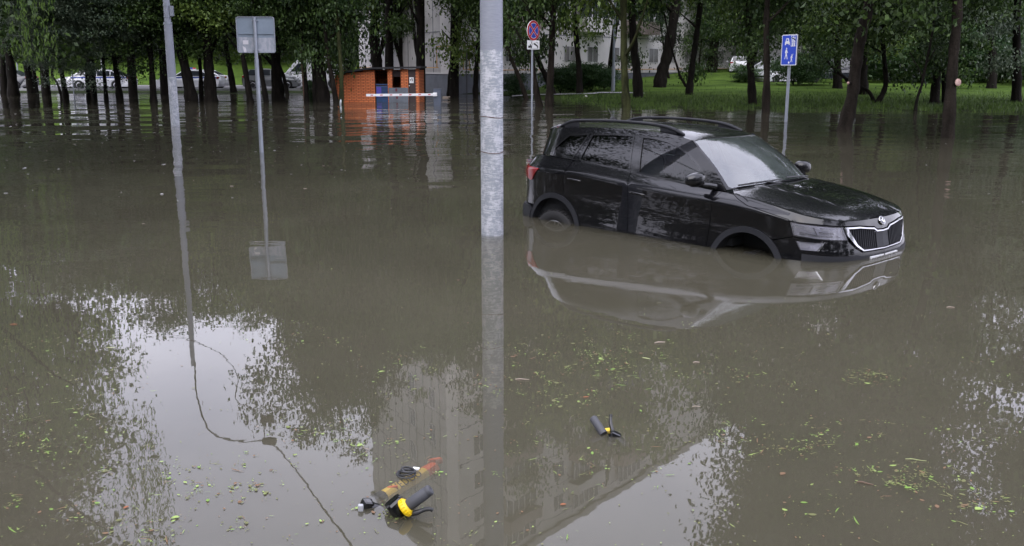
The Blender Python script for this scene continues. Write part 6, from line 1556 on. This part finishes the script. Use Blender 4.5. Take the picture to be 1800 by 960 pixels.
def pick_all():
    px = fr.uniform(-60, 1860); py = fr.uniform(430, 1000); g_ = ground(px, py); return g_[0], g_[1]
litter('floating_debris', 'tiny bits of leaf and dust spread over the near water', 1500, pick_all, ['weed_light', 'weed_olive', 'weed_brown', 'weed_olive'], .008, blade=.25)
def pick_far():
    px = fr.uniform(-40, 800) if fr.random() < .75 else fr.uniform(900, 1840); py = 178+abs(fr.normal())*70
    if py > 430: return None
    if 900 < px < 1620 and py > 205: return None
    g_ = ground(px, py); return g_[0], g_[1]
litter('floating_flecks', 'pale flecks of foam and petals spread over the far water', 520, pick_far, ['fleck', 'fleck', 'stick_pale'], .042, zoff=.004, blade=0)
# single floating things one can point to
def floater(name, px, py, L, Wd, ang, m, label, cat, tube=False, group=None):
    p = ground(px, py); b = MB()
    if tube: b.tube([(-L/2, 0, .003), (-L/6, L*.03, .006), (L/4, -L*.02, .005), (L/2, L*.03, .004)], [Wd*.5, Wd*.6, Wd*.5, Wd*.3], 7)
    else:
        q = [(-L/2, 0), (-L*.3, Wd*.38), (0, Wd*.5), (L*.3, Wd*.3), (L/2, 0), (L*.3, -Wd*.33), (0, -Wd*.5), (-L*.3, -Wd*.35)]
        V = [(u, v, .004+abs(v)*.25+u*u*.6) for u, v in q]+[(u, v, .0025+abs(v)*.25+u*u*.6) for u, v in q]; n = 8
        b.add(V+[(0, 0, .003)], [(i, (i+1) % n, 16) for i in range(n)]+[(i+n, (i+1) % n+n, (i+1) % n, i) for i in range(n)])
    o = b.build(name, M[m], fix=False); o.location = p; o.rotation_euler = (0, 0, rad(ang)); tag(o, label, cat, group); return o
floater('fallen_leaf', 1030, 699, .034, .012, 8, 'leaf_orange', 'orange leaf floating above the far scooter grip', 'leaf')
floater('fallen_leaf', 1136, 631, .060, .015, -35, 'leaf_pale', 'long pale green leaf floating below the car reflection', 'leaf')
floater('fallen_leaf', 990, 888, .026, .014, 15, 'leaf_orange', 'tan orange leaf floating right of the near lamp post reflection', 'leaf')
floater('fallen_leaf', 1376, 834, .034, .022, 40, 'weed_brown', 'dull pink brown leaf on the right foreground water', 'leaf')
floater('fallen_leaf', 1720, 896, .036, .026, 20, 'weed_light', 'fresh green leaf in the lower right water', 'leaf')
floater('fallen_leaf', 309, 911, .030, .022, 25, 'weed_light', 'bright green leaf in the lower left water', 'leaf')
floater('fallen_leaf', 222, 893, .026, .014, 60, 'leaf_orange', 'small reddish leaf in the lower left water', 'leaf')
floater('fallen_leaf', 24, 571, .05, .014, 5, 'leaf_orange', 'narrow orange leaf near the left edge', 'leaf')
floater('fallen_leaf', 195, 612, .060, .012, 3, 'leaf_pale', 'slender pale yellow leaf on the left water', 'leaf')
floater('twig', 1520, 851, 0.068, 0.0070, -30, 'twig', 'short dark brown bark twig in the right foreground', 'twig', True)
floater('twig', 918, 668, 0.080, 0.0049, -6, 'stick_pale', 'thin pinkish stick right of the near lamp post reflection', 'twig', True)
floater('twig', 1671, 541, 0.056, 0.0056, -12, 'stick_pale', 'pale stick floating far to the right below the sign reflection', 'twig', True)
floater('twig', 1224, 716, 0.044, 0.0042, 0, 'stick_pale', 'short pale stick right of the far scooter', 'twig', True)
floater('twig', 1224, 638, 0.040, 0.0056, 0, 'stick_pale', 'short pinkish stick below the middle of the car reflection', 'twig', True)
floater('twig', 1160, 603, 0.072, 0.0070, 12, 'stick_pale', 'pale straw stick close under the car reflection', 'twig', True)
floater('twig', 1610, 810, 0.088, 0.0035, -18, 'leaf_pale', 'long grass stalk in the right foreground', 'twig', True)
# plastic bag and bottle
p = ground(1027, 175); b = MB(); bm = bmesh.new(); bmesh.ops.create_icosphere(bm, subdivisions=3, radius=1)
V = []
for v in bm.verts:
    k = 1+.16*math.sin(v.co.x*7+v.co.z*5)+.12*math.sin(v.co.y*9+1); V.append((v.co.x*.20*k, v.co.y*.16*k, v.co.z*.13*k+.05+.06*max(0, v.co.z)*math.sin(v.co.x*4)))
b.add(V, [[v.index for v in f.verts] for f in bm.faces], 0, True); bm.free(); o = b.build('plastic_bag', M['bag_white']); o.location = p; tag(o, 'crumpled white plastic bag at the water edge in front of the hedge', 'bag')
p = ground(598.5, 184); b = MB(); b.lathe([(0, .03), (.01, .045), (.18, .046), (.23, .03), (.25, .016), (.28, .016), (.28, 0)], (0, 0, -.03), (.1, 0, 1), 14); o = b.build('plastic_bottle', M['bottle']); o.location = p; tag(o, 'clear plastic bottle bobbing upright against the mossy trunk', 'bottle')
p = ground(783, 172); b = MB(); b.box((0, 0, .02), (.35, .2, .12), bev=.05); b.box((.2, 0, .05), (.16, .1, .05), bev=.02); o = b.build('bundle', M['stick_pale']); o.location = p; tag(o, 'brownish bundle of rubbish floating beside the barrier cabinet', 'rubbish')
